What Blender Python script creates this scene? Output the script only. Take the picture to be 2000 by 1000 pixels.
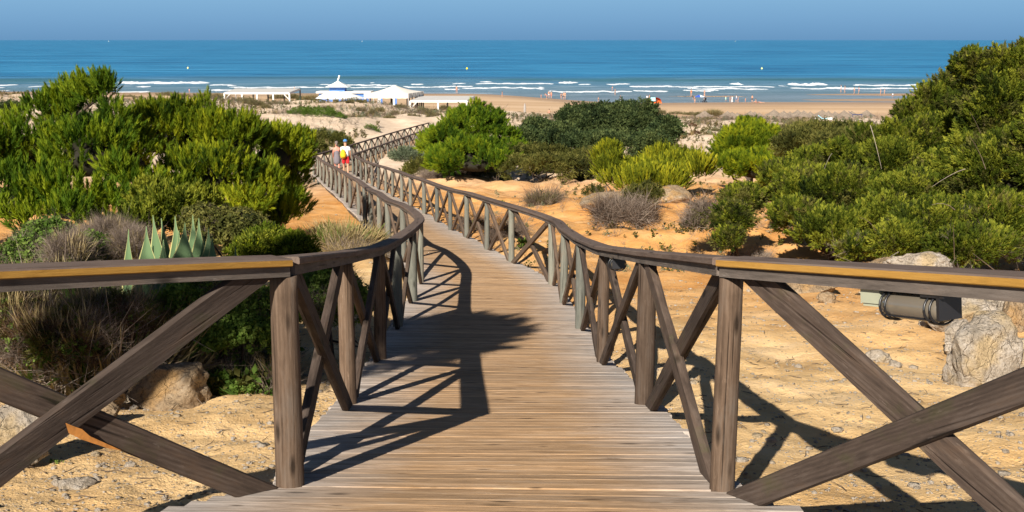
import bpy, bmesh, math, random
import numpy as np
from mathutils import Vector, Matrix
random.seed(7); rng = np.random.default_rng(11)
SC = bpy.context.scene; COL = SC.collection
for o in list(bpy.data.objects): bpy.data.objects.remove(o)

# ------------------------------------------------------------------ camera, sky, sun, exposure
FPX = 2250.0; TH = math.atan(422 / FPX); CT, ST = math.cos(TH), math.sin(TH)
cam_d = bpy.data.cameras.new("camera"); cam_d.sensor_width = 36; cam_d.lens = FPX / 2000 * 36
cam_d.clip_start = .05; cam_d.clip_end = 90000
cam = bpy.data.objects.new("camera", cam_d); COL.objects.link(cam)
cam.location = (0, 0, 0); cam.rotation_euler = (math.pi / 2 - TH, 0, 0); SC.camera = cam
SUN_T = Vector((.79, 2.14, -1.42)).normalized()          # the way the light travels
SUN_EL = math.asin(-SUN_T.z)
SUN_AZ = math.atan2(-SUN_T.x, -SUN_T.y)
w = bpy.data.worlds.new("World"); SC.world = w; w.use_nodes = True
nt = w.node_tree; bg = nt.nodes["Background"]
sky = nt.nodes.new("ShaderNodeTexSky"); sky.sky_type = 'NISHITA'; sky.sun_disc = False
sky.sun_elevation = SUN_EL; sky.sun_rotation = SUN_AZ % (2 * math.pi); sky.altitude = 10; sky.dust_density = 1.0
tc = nt.nodes.new("ShaderNodeTexCoord"); sp = nt.nodes.new("ShaderNodeSeparateXYZ")
nt.links.new(tc.outputs["Generated"], sp.inputs[0])
rp = nt.nodes.new("ShaderNodeValToRGB")
els = rp.color_ramp.elements
els[0].position = 0.0; els[0].color = (1.60, 3.45, 5.9, 1)
els[1].position = .055; els[1].color = (3.1, 5.8, 8.4, 1)
e = els.new(.018); e.color = (2.15, 4.3, 6.9, 1)
mr = nt.nodes.new("ShaderNodeMapRange"); mr.inputs[1].default_value = .05; mr.inputs[2].default_value = .35
mx = nt.nodes.new("ShaderNodeMix"); mx.data_type = 'RGBA'
nt.links.new(sp.outputs[2], rp.inputs[0]); nt.links.new(sp.outputs[2], mr.inputs[0])
nt.links.new(mr.outputs[0], mx.inputs[0]); nt.links.new(rp.outputs[0], mx.inputs[6])
tn = nt.nodes.new("ShaderNodeMix"); tn.data_type = 'RGBA'; tn.blend_type = 'MULTIPLY'; tn.inputs[0].default_value = 1; tn.inputs[7].default_value = (.36, .40, .50, 1)
nt.links.new(sky.outputs[0], tn.inputs[6]); nt.links.new(tn.outputs[2], mx.inputs[7]); nt.links.new(mx.outputs[2], bg.inputs[0])
bg.inputs[1].default_value = .05
sd = bpy.data.lights.new("sun", 'SUN'); sd.energy = 5.0; sd.angle = math.radians(.53); sd.color = (1, .93, .82)
so = bpy.data.objects.new("sun", sd); COL.objects.link(so); so.rotation_euler = SUN_T.to_track_quat('-Z', 'Y').to_euler()
so.location = (-20, -40, 40)
SC.view_settings.view_transform = 'Standard'; SC.view_settings.look = 'None'; SC.view_settings.gamma = 1
SC.view_settings.exposure = 0.85
SC.cycles.max_bounces = 6; SC.cycles.diffuse_bounces = 3; SC.cycles.transparent_max_bounces = 8

# ------------------------------------------------------------------ measuring helpers
def ray(px, py):
    u = (px - 1000) / FPX; v = (500 - py) / FPX
    r = np.array([u, CT + v * ST, -ST + v * CT]); return r / r[1]
def at(px, py, Y): return ray(px, py) * Y
D_T = np.array([(-6, -1.35), (-2, -1.4), (1, -1.48), (2.7, -1.635), (3.3, -1.715), (4.8, -1.94), (7.4, -2.39), (9.9, -2.80), (12.9, -3.24),
    (15.3, -3.52), (17.6, -3.74), (20, -3.9), (22.4, -4.08), (25, -4.31), (27.4, -4.55), (30.2, -4.8), (33.5, -5.07), (37.7, -5.38),
    (42.3, -5.72), (50.4, -6.35), (55.9, -6.72), (60, -6.93), (73, -7.62), (86, -8.1), (93, -8.25), (100, -8.4), (110, -8.6), (140, -9.3)])
def D(y): return np.interp(y, D_T[:, 0], D_T[:, 1])
def on_deck(px, py):
    r = ray(px, py); a, b = 2.0, 110.0
    for _ in range(50):
        m = (a + b) / 2
        if r[2] * m > D(m): a = m
        else: b = m
    return np.array([r[0] * a, a])

# ------------------------------------------------------------------ noise
def _h(i, j, k=0):
    n = (i.astype(np.int64) * 374761393 + j.astype(np.int64) * 668265263 + np.int64(k) * 1442695041) & 0xffffffff
    n = ((n ^ (n >> 13)) * 1274126177) & 0xffffffff
    return ((n ^ (n >> 16)) & 0xffff) / 65535.0
def vn(x, y, k=0):
    x = np.asarray(x, float); y = np.asarray(y, float)
    i = np.floor(x).astype(np.int64); j = np.floor(y).astype(np.int64); fx = x - i; fy = y - j
    fx = fx * fx * (3 - 2 * fx); fy = fy * fy * (3 - 2 * fy)
    return ((_h(i, j, k) * (1 - fx) + _h(i + 1, j, k) * fx) * (1 - fy) + (_h(i, j + 1, k) * (1 - fx) + _h(i + 1, j + 1, k) * fx) * fy) * 2 - 1
def fbm(x, y, o=4, k=0):
    s = 0; a = 1.0
    for q in range(o): s = s + a * vn(x * 2 ** q + 17 * q, y * 2 ** q - 9 * q, k + q); a *= .5
    return s
def n3(P, s, k=0):
    return (fbm(P[:, 0] * s + P[:, 2] * s * .7, P[:, 1] * s - P[:, 2] * s * .6, 3, k) + fbm(P[:, 2] * s + 31, P[:, 0] * s * .8 - P[:, 1] * s * .5, 3, k + 9)) * .5
def sstep(a, b, x):
    t = np.clip((x - a) / (b - a), 0, 1); return t * t * (3 - 2 * t)

# ------------------------------------------------------------------ the two rail lines
Lp = [on_deck(*p) for p in [(567, 948), (681, 788), (743, 701), (777, 638), (806, 588), (821, 551)]]
Rp = [on_deck(*p) for p in [(1410, 955), (1258, 788), (1176, 706), (1133, 641), (1101, 591), (1078, 555), (999, 511), (951, 487), (912, 464), (880, 449), (854, 433), (829, 417)]]
L = [np.array(p) for p in [(-3.15, -1.2), (-2.85, 1.15), (-2.283, 3.282)]] + Lp + [np.array((-1.97, 20.6))]
R = [np.array(p) for p in [(2.9, -1.7), (2.5, .45), (1.873, 2.755)]] + Rp
for p in Rp[7:]: L.append(p + np.array((-1.91, -.39)))
for p in [(-3.3, 37.2), (-3.85, 40), (-4.45, 42.7), (-5.0, 45.4), (-5.6, 48.1), (-6.2, 50.8), (-6.8, 53.5), (-7.4, 56.2), (-7.95, 58.7)]:
    R.append(np.array(p)); L.append(np.array(p) + np.array((-1.91, -.4)))
CORNER = len(R)
R.append(np.array((-8.45, 61.0))); L.append(np.array((-10.4, 60.2)))
sx = np.interp(np.arange(63.7, 108.5, 2.7), [61, 73, 86.5, 92, 100, 108], [-8.45, -8.5, -7.95, -7.45, -6.6, -5.6])
for x, y in zip(sx, np.arange(63.7, 108.5, 2.7)): R.append(np.array((x, y))); L.append(np.array((x - 1.94, y + .05)))
L = np.array(L); R = np.array(R); NN = len(L)
def curve(P, sharp):
    T = np.zeros_like(P); T[1:-1] = (P[2:] - P[:-2]) / 2; T[0] = P[1] - P[0]; T[-1] = P[-1] - P[-2]
    def f(t):
        i = int(min(max(math.floor(t), 0), len(P) - 2)); u = t - i
        d = P[i + 1] - P[i]
        a = d if i in sharp else T[i]; b = d if i + 1 in sharp else T[i + 1]
        a = a / np.linalg.norm(a) * np.linalg.norm(d); b = b / np.linalg.norm(b) * np.linalg.norm(d)
        return (2*u**3-3*u*u+1)*P[i] + (u**3-2*u*u+u)*a + (-2*u**3+3*u*u)*P[i+1] + (u**3-u*u)*b
    return f
Lf = curve(L, {2, 3, CORNER}); Rf = curve(R, {2, 3, 9, CORNER})
CEN = np.array([(Lf(t) + Rf(t)) / 2 for t in np.linspace(0, NN - 1, 400)])
HALF = np.array([np.linalg.norm(Lf(t) - Rf(t)) / 2 for t in np.linspace(0, NN - 1, 400)])

# ------------------------------------------------------------------ terrain height
G_T = np.array([(-8, -1.6), (0, -1.6), (2.7, -1.74), (60, -7.05), (94, -8.0), (130, -9.4), (150, -10.4), (172, -11.3), (190, -12.0), (200, -12.25)])
CP = [(-13, 73, .65), (-14, 90, 1.15), (-16, 123, 1.7), (-26, 150, 3.2), (-37, 150, 2.6), (-65, 150, 3.2), (-45, 120, 2.2), (-60, 100, 2.2), (-30, 100, 1.6), (-30, 70, .9),
      (-10.6, 122, 1.15), (-10.7, 150, .5), (-3, 140, .2), (-16, 182, .0), (-40, 185, .0), (-70, 190, .3), (-12, 178, .55), (10, 120, 0), (10, 150, 0), (30, 110, .3), (25, 140, -.1), (40, 140, 0.2),
      (45, 162, -.9), (30, 165, -.8), (52, 174, -1.0), (30, 176, -.9), (70, 165, -.5), (80, 130, .6), (100, 150, .6), (15, 165, -.4), (0, 168, -.3), (-4, 95, -.1), (5, 90, 0), (12, 70, .2), (-8, 64, -.3), (-13, 60, -.2),
      (0, 60, 0), (-9, 85, -.35), (-6.5, 95, -.3), (20, 60, .4), (-11, 47, -.25), (-25, 45, 0), (4, 35, .15), (10, 33, .8), (16, 40, .8), (6, 27, .1), (3, 20, 0), (8, 20, .35), (12, 18, .7), (8, 12, .45),
      (4, 8, 0.05), (2, 5, -.05), (6, 6, .25), (-3, 6, -.08), (-3, 9, -.05), (-6, 10, .2), (-6, 20, .1), (-10, 20, .3), (-4, 28, -.1), (-4, 36, -.25), (0, 30, 0), (0, 45, 0), (-1.5, 55, 0.1), (-12, 30, .1), (5, 50, .2), (10, 48, .3)]
CP += [(-21, 150, 3.0), (-18, 150, 2.4), (-15.8, 150, 1.75), (-13.4, 150, 1.2), (4.2, 31, .75), (5.5, 36, .9), (2.6, 27, .35), (7, 26, .7), (5.5, 22, .45)]
CP = np.array(CP, float)
def height(x, y, detail=True):
    x = np.asarray(x, float); y = np.asarray(y, float)
    z = np.interp(y, D_T[:, 0], D_T[:, 1]) - .1
    z = z * (1 - sstep(50, 66, y)) + np.interp(y, G_T[:, 0], G_T[:, 1]) * sstep(50, 66, y)
    num = 0; den = 0
    for cx, cy, dz in CP:
        s = (cy + 8) * .25
        w_ = 1 / (((x - cx) ** 2 + (y - cy) ** 2) / s ** 2 + .08) ** 2
        num = num + w_ * dz; den = den + w_
    z = z + num / den
    wl = 245 + 45 * sstep(28, -12, x) + 12 * vn(x / 60., y * 0 + 3.3)
    bz = -13 + (wl - y) * .0165
    z = np.where(y > 190, z * (1 - sstep(190, 215, y)) + bz * sstep(190, 215, y), z)
    if detail:
        dune = sstep(58, 75, y) * (1 - sstep(178, 192, y))
        z = z + dune * (.52 * fbm(x / 9, y / 13, 4, 3) + .14 * fbm(x / 2.2, y / 3, 3, 8))
        mid = sstep(14, 22, y) * (1 - sstep(60, 75, y)) * sstep(1.5, 4, np.abs(x + (y - 18).clip(0) * .2))
        z = z + mid * (.24 * fbm(x / 2.3, y / 2.6, 5, 5) - .12 * np.abs(fbm(x / 1.1, y / 1.6, 3, 15)))
        nr = (1 - sstep(40, 60, y))
        z = z + nr * (.036 * fbm(x / .5, y / .5, 4, 21) + .006 * fbm(x / .07, y / .07, 2, 22))
    d2 = np.full(x.shape, 1e9); dz = np.zeros(x.shape); hw = np.ones(x.shape)
    near = (np.abs(x) < 16) & (y < 115)
    xs = x[near]; ys = y[near]
    dd = np.full(xs.shape, 1e9); hh = np.ones(xs.shape); zz = np.zeros(xs.shape)
    for (cx, cy), hf in zip(CEN, HALF):
        q = (xs - cx) ** 2 + (ys - cy) ** 2; m = q < dd
        dd[m] = q[m]; hh[m] = hf; zz[m] = D(cy)
    e_ = np.sqrt(dd) - hh
    lim = np.minimum(D(ys), zz) - .075
    lim = lim - .1 * (1 - sstep(-.35, 0.02, e_)) - .3 * sstep(50, 58, ys)
    t = sstep(.05, .7, e_)
    zn = z[near]; z[near] = np.minimum(zn, lim) * (1 - t) + zn * t
    return z
def gz(x, y): return float(height(np.array([x]), np.array([y]))[0])
_T = None
def ground(px, py, y0=3.0, y1=300.0):
    """first point where the sight line meets the terrain"""
    r = ray(px, py); ys = np.exp(np.linspace(math.log(y0), math.log(y1), 700))
    z = height(r[0] * ys, ys, False); k = np.nonzero(r[2] * ys <= z)[0]
    i = k[0] if len(k) else len(ys) - 1
    return np.array([r[0] * ys[i], ys[i], gz(r[0] * ys[i], ys[i])])

# ------------------------------------------------------------------ object helpers
def setp(o, label=None, cat=None, group=None, kind=None):
    for k, v in (("label", label), ("category", cat), ("group", group), ("kind", kind)):
        if v: o[k] = v
    return o
def mk(name, V, F, mats, parent=None, smooth=False, attrs=None, mi=None):
    """V (n,3); F (m,3|4) array or list of polygons"""
    me = bpy.data.meshes.new(name); V = np.asarray(V, np.float32)
    if isinstance(F, np.ndarray):
        m, k = F.shape
        me.vertices.add(len(V)); me.vertices.foreach_set("co", V.ravel())
        me.loops.add(m * k); me.loops.foreach_set("vertex_index", F.astype(np.int32).ravel())
        me.polygons.add(m); me.polygons.foreach_set("loop_start", np.arange(0, m * k, k, dtype=np.int32))
        me.polygons.foreach_set("loop_total", np.full(m, k, np.int32))
        me.update(calc_edges=True)
    else:
        me.from_pydata([tuple(map(float, v)) for v in V], [], [tuple(int(i) for i in f) for f in F]); me.update()
    if not isinstance(mats, (list, tuple)): mats = [mats]
    for m_ in mats: me.materials.append(m_)
    if mi is not None: me.polygons.foreach_set("material_index", np.asarray(mi, np.int32))
    if smooth: me.polygons.foreach_set("use_smooth", np.ones(len(me.polygons), bool))
    for an, av in (attrs or {}).items():
        av = np.asarray(av, np.float32)
        if av.ndim == 1: a = me.attributes.new(an, 'FLOAT', 'POINT'); a.data.foreach_set("value", av)
        else: a = me.attributes.new(an, 'FLOAT_VECTOR', 'POINT'); a.data.foreach_set("vector", av.ravel())
    o = bpy.data.objects.new(name, me); COL.objects.link(o)
    if parent is not None: o.parent = parent
    return o
def empty(name, loc=(0, 0, 0), rz=0):
    o = bpy.data.objects.new(name, None); COL.objects.link(o); o.location = tuple(map(float, loc)); o.rotation_euler = (0, 0, rz); o.empty_display_size = .2
    return o
class MB:
    def __init__(s): s.v = []; s.f = []; s.m = []; s.n = 0
    def add(s, V, F, m=0):
        V = np.asarray(V, float); s.v.append(V); s.f += [tuple(i + s.n for i in f) for f in F]; s.m += [m] * len(F); s.n += len(V)
    def box(s, c, size, m=0, rz=0):
        x, y, z = [q / 2 for q in size]
        V = np.array([(a * x, b * y, d * z) for d in (-1, 1) for b in (-1, 1) for a in (-1, 1)])
        ca, sa = math.cos(rz), math.sin(rz); V = np.stack([V[:, 0] * ca - V[:, 1] * sa, V[:, 0] * sa + V[:, 1] * ca, V[:, 2]], 1) + np.array(c)
        s.add(V, [(0, 2, 3, 1), (4, 5, 7, 6), (0, 1, 5, 4), (2, 6, 7, 3), (0, 4, 6, 2), (1, 3, 7, 5)], m)
    def tube(s, P, rad, n=8, m=0, caps=True):
        P = np.asarray(P, float); rad = np.broadcast_to(np.asarray(rad, float), (len(P),)); V = []; a = None
        for i, p in enumerate(P):
            t = P[min(i + 1, len(P) - 1)] - P[max(i - 1, 0)]; t = t / (np.linalg.norm(t) + 1e-9)
            if a is None: a = np.cross(t, (0, 0, 1) if abs(t[2]) < .9 else (1, 0, 0))
            a = a - t * a.dot(t); a /= np.linalg.norm(a) + 1e-9; b = np.cross(t, a)
            for k in range(n):
                q = 2 * math.pi * k / n; V.append(p + rad[i] * (a * math.cos(q) + b * math.sin(q)))
        F = [(i * n + k, i * n + (k + 1) % n, (i + 1) * n + (k + 1) % n, (i + 1) * n + k) for i in range(len(P) - 1) for k in range(n)]
        if caps: F += [tuple(range(n))[::-1], tuple((len(P) - 1) * n + k for k in range(n))]
        s.add(V, F, m)
    def bar(s, a, b, r, n=6, m=0): s.tube([a, b], r, n, m)
    def build(s, name, mats, parent=None, smooth=False, attrs=None):
        return mk(name, np.concatenate(s.v), s.f, mats, parent, smooth, attrs, s.m)

# ------------------------------------------------------------------ materials
def mat(name): m = bpy.data.materials.new(name); m.use_nodes = True; return m, m.node_tree, m.node_tree.nodes["Principled BSDF"]
def N(t, ty, **kw):
    n = t.nodes.new(ty)
    for k, v in kw.items(): setattr(n, k, v)
    return n
def ramp(t, src, stops):
    r = N(t, "ShaderNodeValToRGB"); el = r.color_ramp.elements
    el[0].position, el[0].color = stops[0][0], (*stops[0][1], 1); el[1].position, el[1].color = stops[-1][0], (*stops[-1][1], 1)
    for p, c in stops[1:-1]: e = el.new(p); e.color = (*c, 1)
    if src is not None: t.links.new(src, r.inputs[0])
    return r.outputs[0]
def mixc(t, f, a, b, mode='MIX'):
    m = N(t, "ShaderNodeMix", data_type='RGBA', blend_type=mode)
    for i, s in ((0, f), (6, a), (7, b)):
        if isinstance(s, (int, float)): m.inputs[i].default_value = s
        elif isinstance(s, tuple): m.inputs[i].default_value = (*s, 1)
        else: t.links.new(s, m.inputs[i])
    return m.outputs[2]
def noise(t, vec, scale, detail=4, rough=.55, dist=0):
    n = N(t, "ShaderNodeTexNoise"); n.inputs["Scale"].default_value = scale; n.inputs["Detail"].default_value = detail
    n.inputs["Roughness"].default_value = rough; n.inputs["Distortion"].default_value = dist
    if vec is not None: t.links.new(vec, n.inputs["Vector"])
    return n.outputs["Fac"]
def mapping(t, vec, scale=(1, 1, 1), loc=(0, 0, 0)):
    m = N(t, "ShaderNodeMapping"); m.inputs["Scale"].default_value = scale; m.inputs["Location"].default_value = loc; t.links.new(vec, m.inputs["Vector"]); return m.outputs[0]
def bump(t, p, h, st=.4, dist=.02):
    b = N(t, "ShaderNodeBump"); b.inputs["Strength"].default_value = st; b.inputs["Distance"].default_value = dist
    t.links.new(h, b.inputs["Height"]); t.links.new(b.outputs[0], p.inputs["Normal"]); return b
def math_(t, op, a, b=None, clamp=False):
    m = N(t, "ShaderNodeMath", operation=op); m.use_clamp = clamp
    for i, s in ((0, a), (1, b)):
        if s is None: continue
        if isinstance(s, (int, float)): m.inputs[i].default_value = s
        else: t.links.new(s, m.inputs[i])
    return m.outputs[0]
def rng_(t, v, a, b, c=0., d=1.):
    m = N(t, "ShaderNodeMapRange"); t.links.new(v, m.inputs[0])
    for i, q in enumerate((a, b, c, d)): m.inputs[i + 1].default_value = q
    return m.outputs[0]
def plain(name, c, rough=.6, var=.12, sc=8, metallic=0, bmp=0.):
    m, t, p = mat(name); co = N(t, "ShaderNodeTexCoord").outputs["Object"]
    f = noise(t, co, sc); c2 = tuple(min(1, q * (1 + var)) for q in c); c1 = tuple(q * (1 - var) for q in c)
    t.links.new(ramp(t, f, [(.3, c1), (.7, c2)]), p.inputs["Base Color"]); p.inputs["Roughness"].default_value = rough; p.inputs["Metallic"].default_value = metallic
    if bmp: bump(t, p, f, bmp, .01)
    return m
def wood(name, dark, mid, light, stain=None, green=0.0, gscale=1.0):
    """weathered timber; the 'gco' attribute runs (across, thickness, along the grain)"""
    m, t, p = mat(name); a = N(t, "ShaderNodeAttribute", attribute_name="gco"); g = a.outputs["Vector"]
    n1 = noise(t, mapping(t, g, (14 * gscale, 14 * gscale, 2.2)), 1, 8, .72, 1.4)
    n2 = noise(t, mapping(t, g, (85, 85, 6.5)), 1, 5, .7, .4)
    n3_ = noise(t, mapping(t, g, (9, 9, 2.6), (3, 7, 1)), 1, 6, .72, .3)
    wv = N(t, "ShaderNodeTexWave", wave_type='BANDS', bands_direction='X'); t.links.new(mapping(t, g, (14 * gscale, 10, .7)), wv.inputs[0])
    wv.inputs["Scale"].default_value = 1.3; wv.inputs["Distortion"].default_value = 9; wv.inputs["Detail"].default_value = 3; wv.inputs["Detail Scale"].default_value = .6
    f = math_(t, 'ADD', math_(t, 'MULTIPLY', n1, .36), math_(t, 'MULTIPLY', wv.outputs["Fac"], .06))
    f = math_(t, 'ADD', f, math_(t, 'MULTIPLY', n2, .20)); f = math_(t, 'ADD', f, math_(t, 'MULTIPLY', n3_, .42))
    ck = noise(t, mapping(t, g, (48, 48, 1.1), (2, 8, 5)), 1, 2, .5, .25); pale = noise(t, mapping(t, g, (26, 26, 7), (1, 3, 9)), 1, 5, .7)
    c = ramp(t, f, [(.30, dark), (.52, mid), (.80, light)])
    vk = N(t, "ShaderNodeTexVoronoi"); t.links.new(mapping(t, g, (7, 7, 2.6)), vk.inputs["Vector"]); vk.inputs["Scale"].default_value = 1
    c = mixc(t, rng_(t, vk.outputs["Distance"], .06, .17, .8, 0), c, tuple(q * .5 for q in dark))
    c = mixc(t, rng_(t, ck, .66, .72, 0, .8), c, tuple(q * .35 for q in dark))
    c = mixc(t, rng_(t, pale, .62, .75, 0, .55), c, tuple(min(1, q * 1.35) for q in light))
    if stain: c = mixc(t, rng_(t, n3_, .52, .72, 0, .8), c, stain)
    if green:
        n4 = noise(t, mapping(t, g, (7, 7, 5), (9, 2, 4)), 1, 4, .65)
        c = mixc(t, rng_(t, n4, .55, .72, 0, green), c, (.055, .065, .02))
    oi = N(t, "ShaderNodeAttribute", attribute_name="tone").outputs["Fac"]
    c = mixc(t, 1.0, c, ramp(t, oi, [(0, (.66, .66, .68)), (1, (1.28, 1.22, 1.16))]), 'MULTIPLY')
    t.links.new(c, p.inputs["Base Color"]); p.inputs["Roughness"].default_value = .88; p.inputs["Specular IOR Level"].default_value = .12
    bump(t, p, math_(t, 'SUBTRACT', math_(t, 'ADD', math_(t, 'MULTIPLY', n1, .6), n2), rng_(t, ck, .64, .72)), .8, .004)
    return m
W_NEAR = wood("weathered_wood", (.018, .014, .012), (.070, .052, .042), (.165, .135, .115), (.085, .052, .032), .35)
W_POST = wood("post_wood", (.022, .015, .011), (.098, .068, .048), (.21, .155, .115), (.095, .08, .068), 0, .8)
W_GREY = wood("grey_green_wood", (.06, .062, .05), (.165, .17, .145), (.27, .275, .235), (.16, .12, .085), .0)
W_BOARD = wood("grey_rail_board", (.035, .030, .027), (.115, .098, .086), (.24, .215, .195), (.14, .10, .075), 0)
W_BRN = wood("brown_brace_wood", (.04, .028, .02), (.12, .085, .062), (.22, .165, .125), (.12, .11, .09), .1)
W_TOP = wood("rail_top_wood", (.05, .036, .030), (.135, .100, .082), (.215, .175, .145), (.12, .095, .08), 0)
W_YEL = wood("fresh_yellow_wood", (.20, .105, .02), (.36, .20, .045), (.50, .30, .08), (.30, .16, .04), 0)
W_DECK = wood("deck_wood", (.12, .073, .038), (.42, .275, .155), (.56, .40, .26), (.44, .335, .235), 0, .7)
def deck_worn():
    m = W_DECK; t = m.node_tree; p = t.nodes["Principled BSDF"]; src = p.inputs["Base Color"].links[0].from_socket
    a = N(t, "ShaderNodeAttribute", attribute_name="edge").outputs["Fac"]
    g = N(t, "ShaderNodeAttribute", attribute_name="gco").outputs["Vector"]
    nn = noise(t, mapping(t, g, (1.2, 1.2, 1.2)), 1, 3)
    f = rng_(t, math_(t, 'ADD', a, math_(t, 'MULTIPLY', nn, .5)),   .62, 1.15, 0, .9)
    hs = N(t, "ShaderNodeHueSaturation"); hs.inputs["Saturation"].default_value = .30; hs.inputs["Value"].default_value = 1.0; t.links.new(src, hs.inputs["Color"])
    c = mixc(t, f, src, hs.outputs[0])
    st_ = noise(t, mapping(t, g, (75, 1, 2.2), (4, 4, 4)), 1, 4, .65)
    c = mixc(t, rng_(t, st_, .53, .66, 0, .72), c, (.085, .055, .035))
    # knots
    vo = N(t, "ShaderNodeTexVoronoi"); t.links.new(mapping(t, g, (9, 0.01, 3.4)), vo.inputs["Vector"]); vo.inputs["Scale"].default_value = 1
    k = rng_(t, vo.outputs["Distance"], .05, .13, .75, 0)
    c = mixc(t, k, c, (.05, .03, .018)); t.links.new(c, p.inputs["Base Color"])
deck_worn()

def foliage(name, dark, mid, light, rough=.55, trans=.3, tcol=None):
    m, t, p = mat(name); a = N(t, "ShaderNodeAttribute", attribute_name="tint").outputs["Fac"]
    geo = N(t, "ShaderNodeNewGeometry").outputs["Position"]
    f = math_(t, 'ADD', math_(t, 'MULTIPLY', a, .75), math_(t, 'MULTIPLY', noise(t, geo, 1.3, 3), .5))
    c = ramp(t, f, [(.22, dark), (.6, mid), (.95, light)])
    t.links.new(c, p.inputs["Base Color"]); p.inputs["Roughness"].default_value = max(rough, .7); p.inputs["Specular IOR Level"].default_value = .12
    tr = N(t, "ShaderNodeBsdfTranslucent"); ms = N(t, "ShaderNodeMixShader"); ms.inputs[0].default_value = trans
    hs = N(t, "ShaderNodeHueSaturation"); hs.inputs["Value"].default_value = 1.4; hs.inputs["Saturation"].default_value = 1.1; t.links.new(c, hs.inputs["Color"]); t.links.new(hs.outputs[0], tr.inputs[0])
    out = t.nodes["Material Output"]; t.links.new(p.outputs[0], ms.inputs[1]); t.links.new(tr.outputs[0], ms.inputs[2]); t.links.new(ms.outputs[0], out.inputs[0])
    return m
F_PINE = foliage("pine_needles", (.016, .042, .004), (.085, .150, .008), (.25, .30, .015))
F_PINE2 = foliage("pine_needles_bright", (.022, .048, .004), (.115, .165, .008), (.32, .34, .015))
F_JUN = foliage("juniper_scales", (.009, .018, .003), (.080, .108, .009), (.27, .28, .030))
F_JUND = foliage("dark_juniper_scales", (.010, .020, .009), (.045, .070, .024), (.12, .15, .05))
F_YEL = foliage("yellow_green_shoots", (.035, .05, .004), (.145, .17, .010), (.38, .36, .02))
F_OLIVE = foliage("olive_leaves", (.018, .024, .007), (.080, .085, .018), (.19, .175, .045))
F_GREEN = foliage("green_leaves", (.03, .06, .01), (.08, .14, .02), (.18, .25, .05))
F_GREY = foliage("grey_green_leaves", (.06, .08, .05), (.14, .17, .10), (.26, .29, .19))
F_DRY = foliage("dry_twigs", (.06, .045, .035), (.16, .12, .095), (.30, .24, .19), trans=.1)
F_RUST = foliage("rusty_dead_leaves", (.03, .015, .008), (.085, .045, .022), (.17, .10, .05), trans=.15)
F_STRAW = foliage("straw_blades", (.14, .10, .04), (.32, .24, .11), (.50, .40, .21), trans=.25)
F_DUNE = foliage("dune_shrub_leaves", (.055, .05, .02), (.13, .115, .05), (.24, .20, .10), trans=.15)
F_PINK = foliage("dry_flower_heads", (.16, .10, .07), (.30, .20, .15), (.44, .33, .26), trans=.15)
F_CORE = foliage("painted_shade_core", (.018, .016, .010), (.022, .020, .012), (.030, .026, .015), trans=0)  # near-black colour painted as the deep shade between foliage clumps
F_PALM = foliage("palm_fronds", (.03, .05, .01), (.06, .10, .02), (.10, .15, .03))
BARK = plain("bark", (.075, .05, .035), .9, .35, 20, bmp=.5)
TWIG = plain("bleached_twig", (.28, .23, .18), .9, .3, 20)

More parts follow.
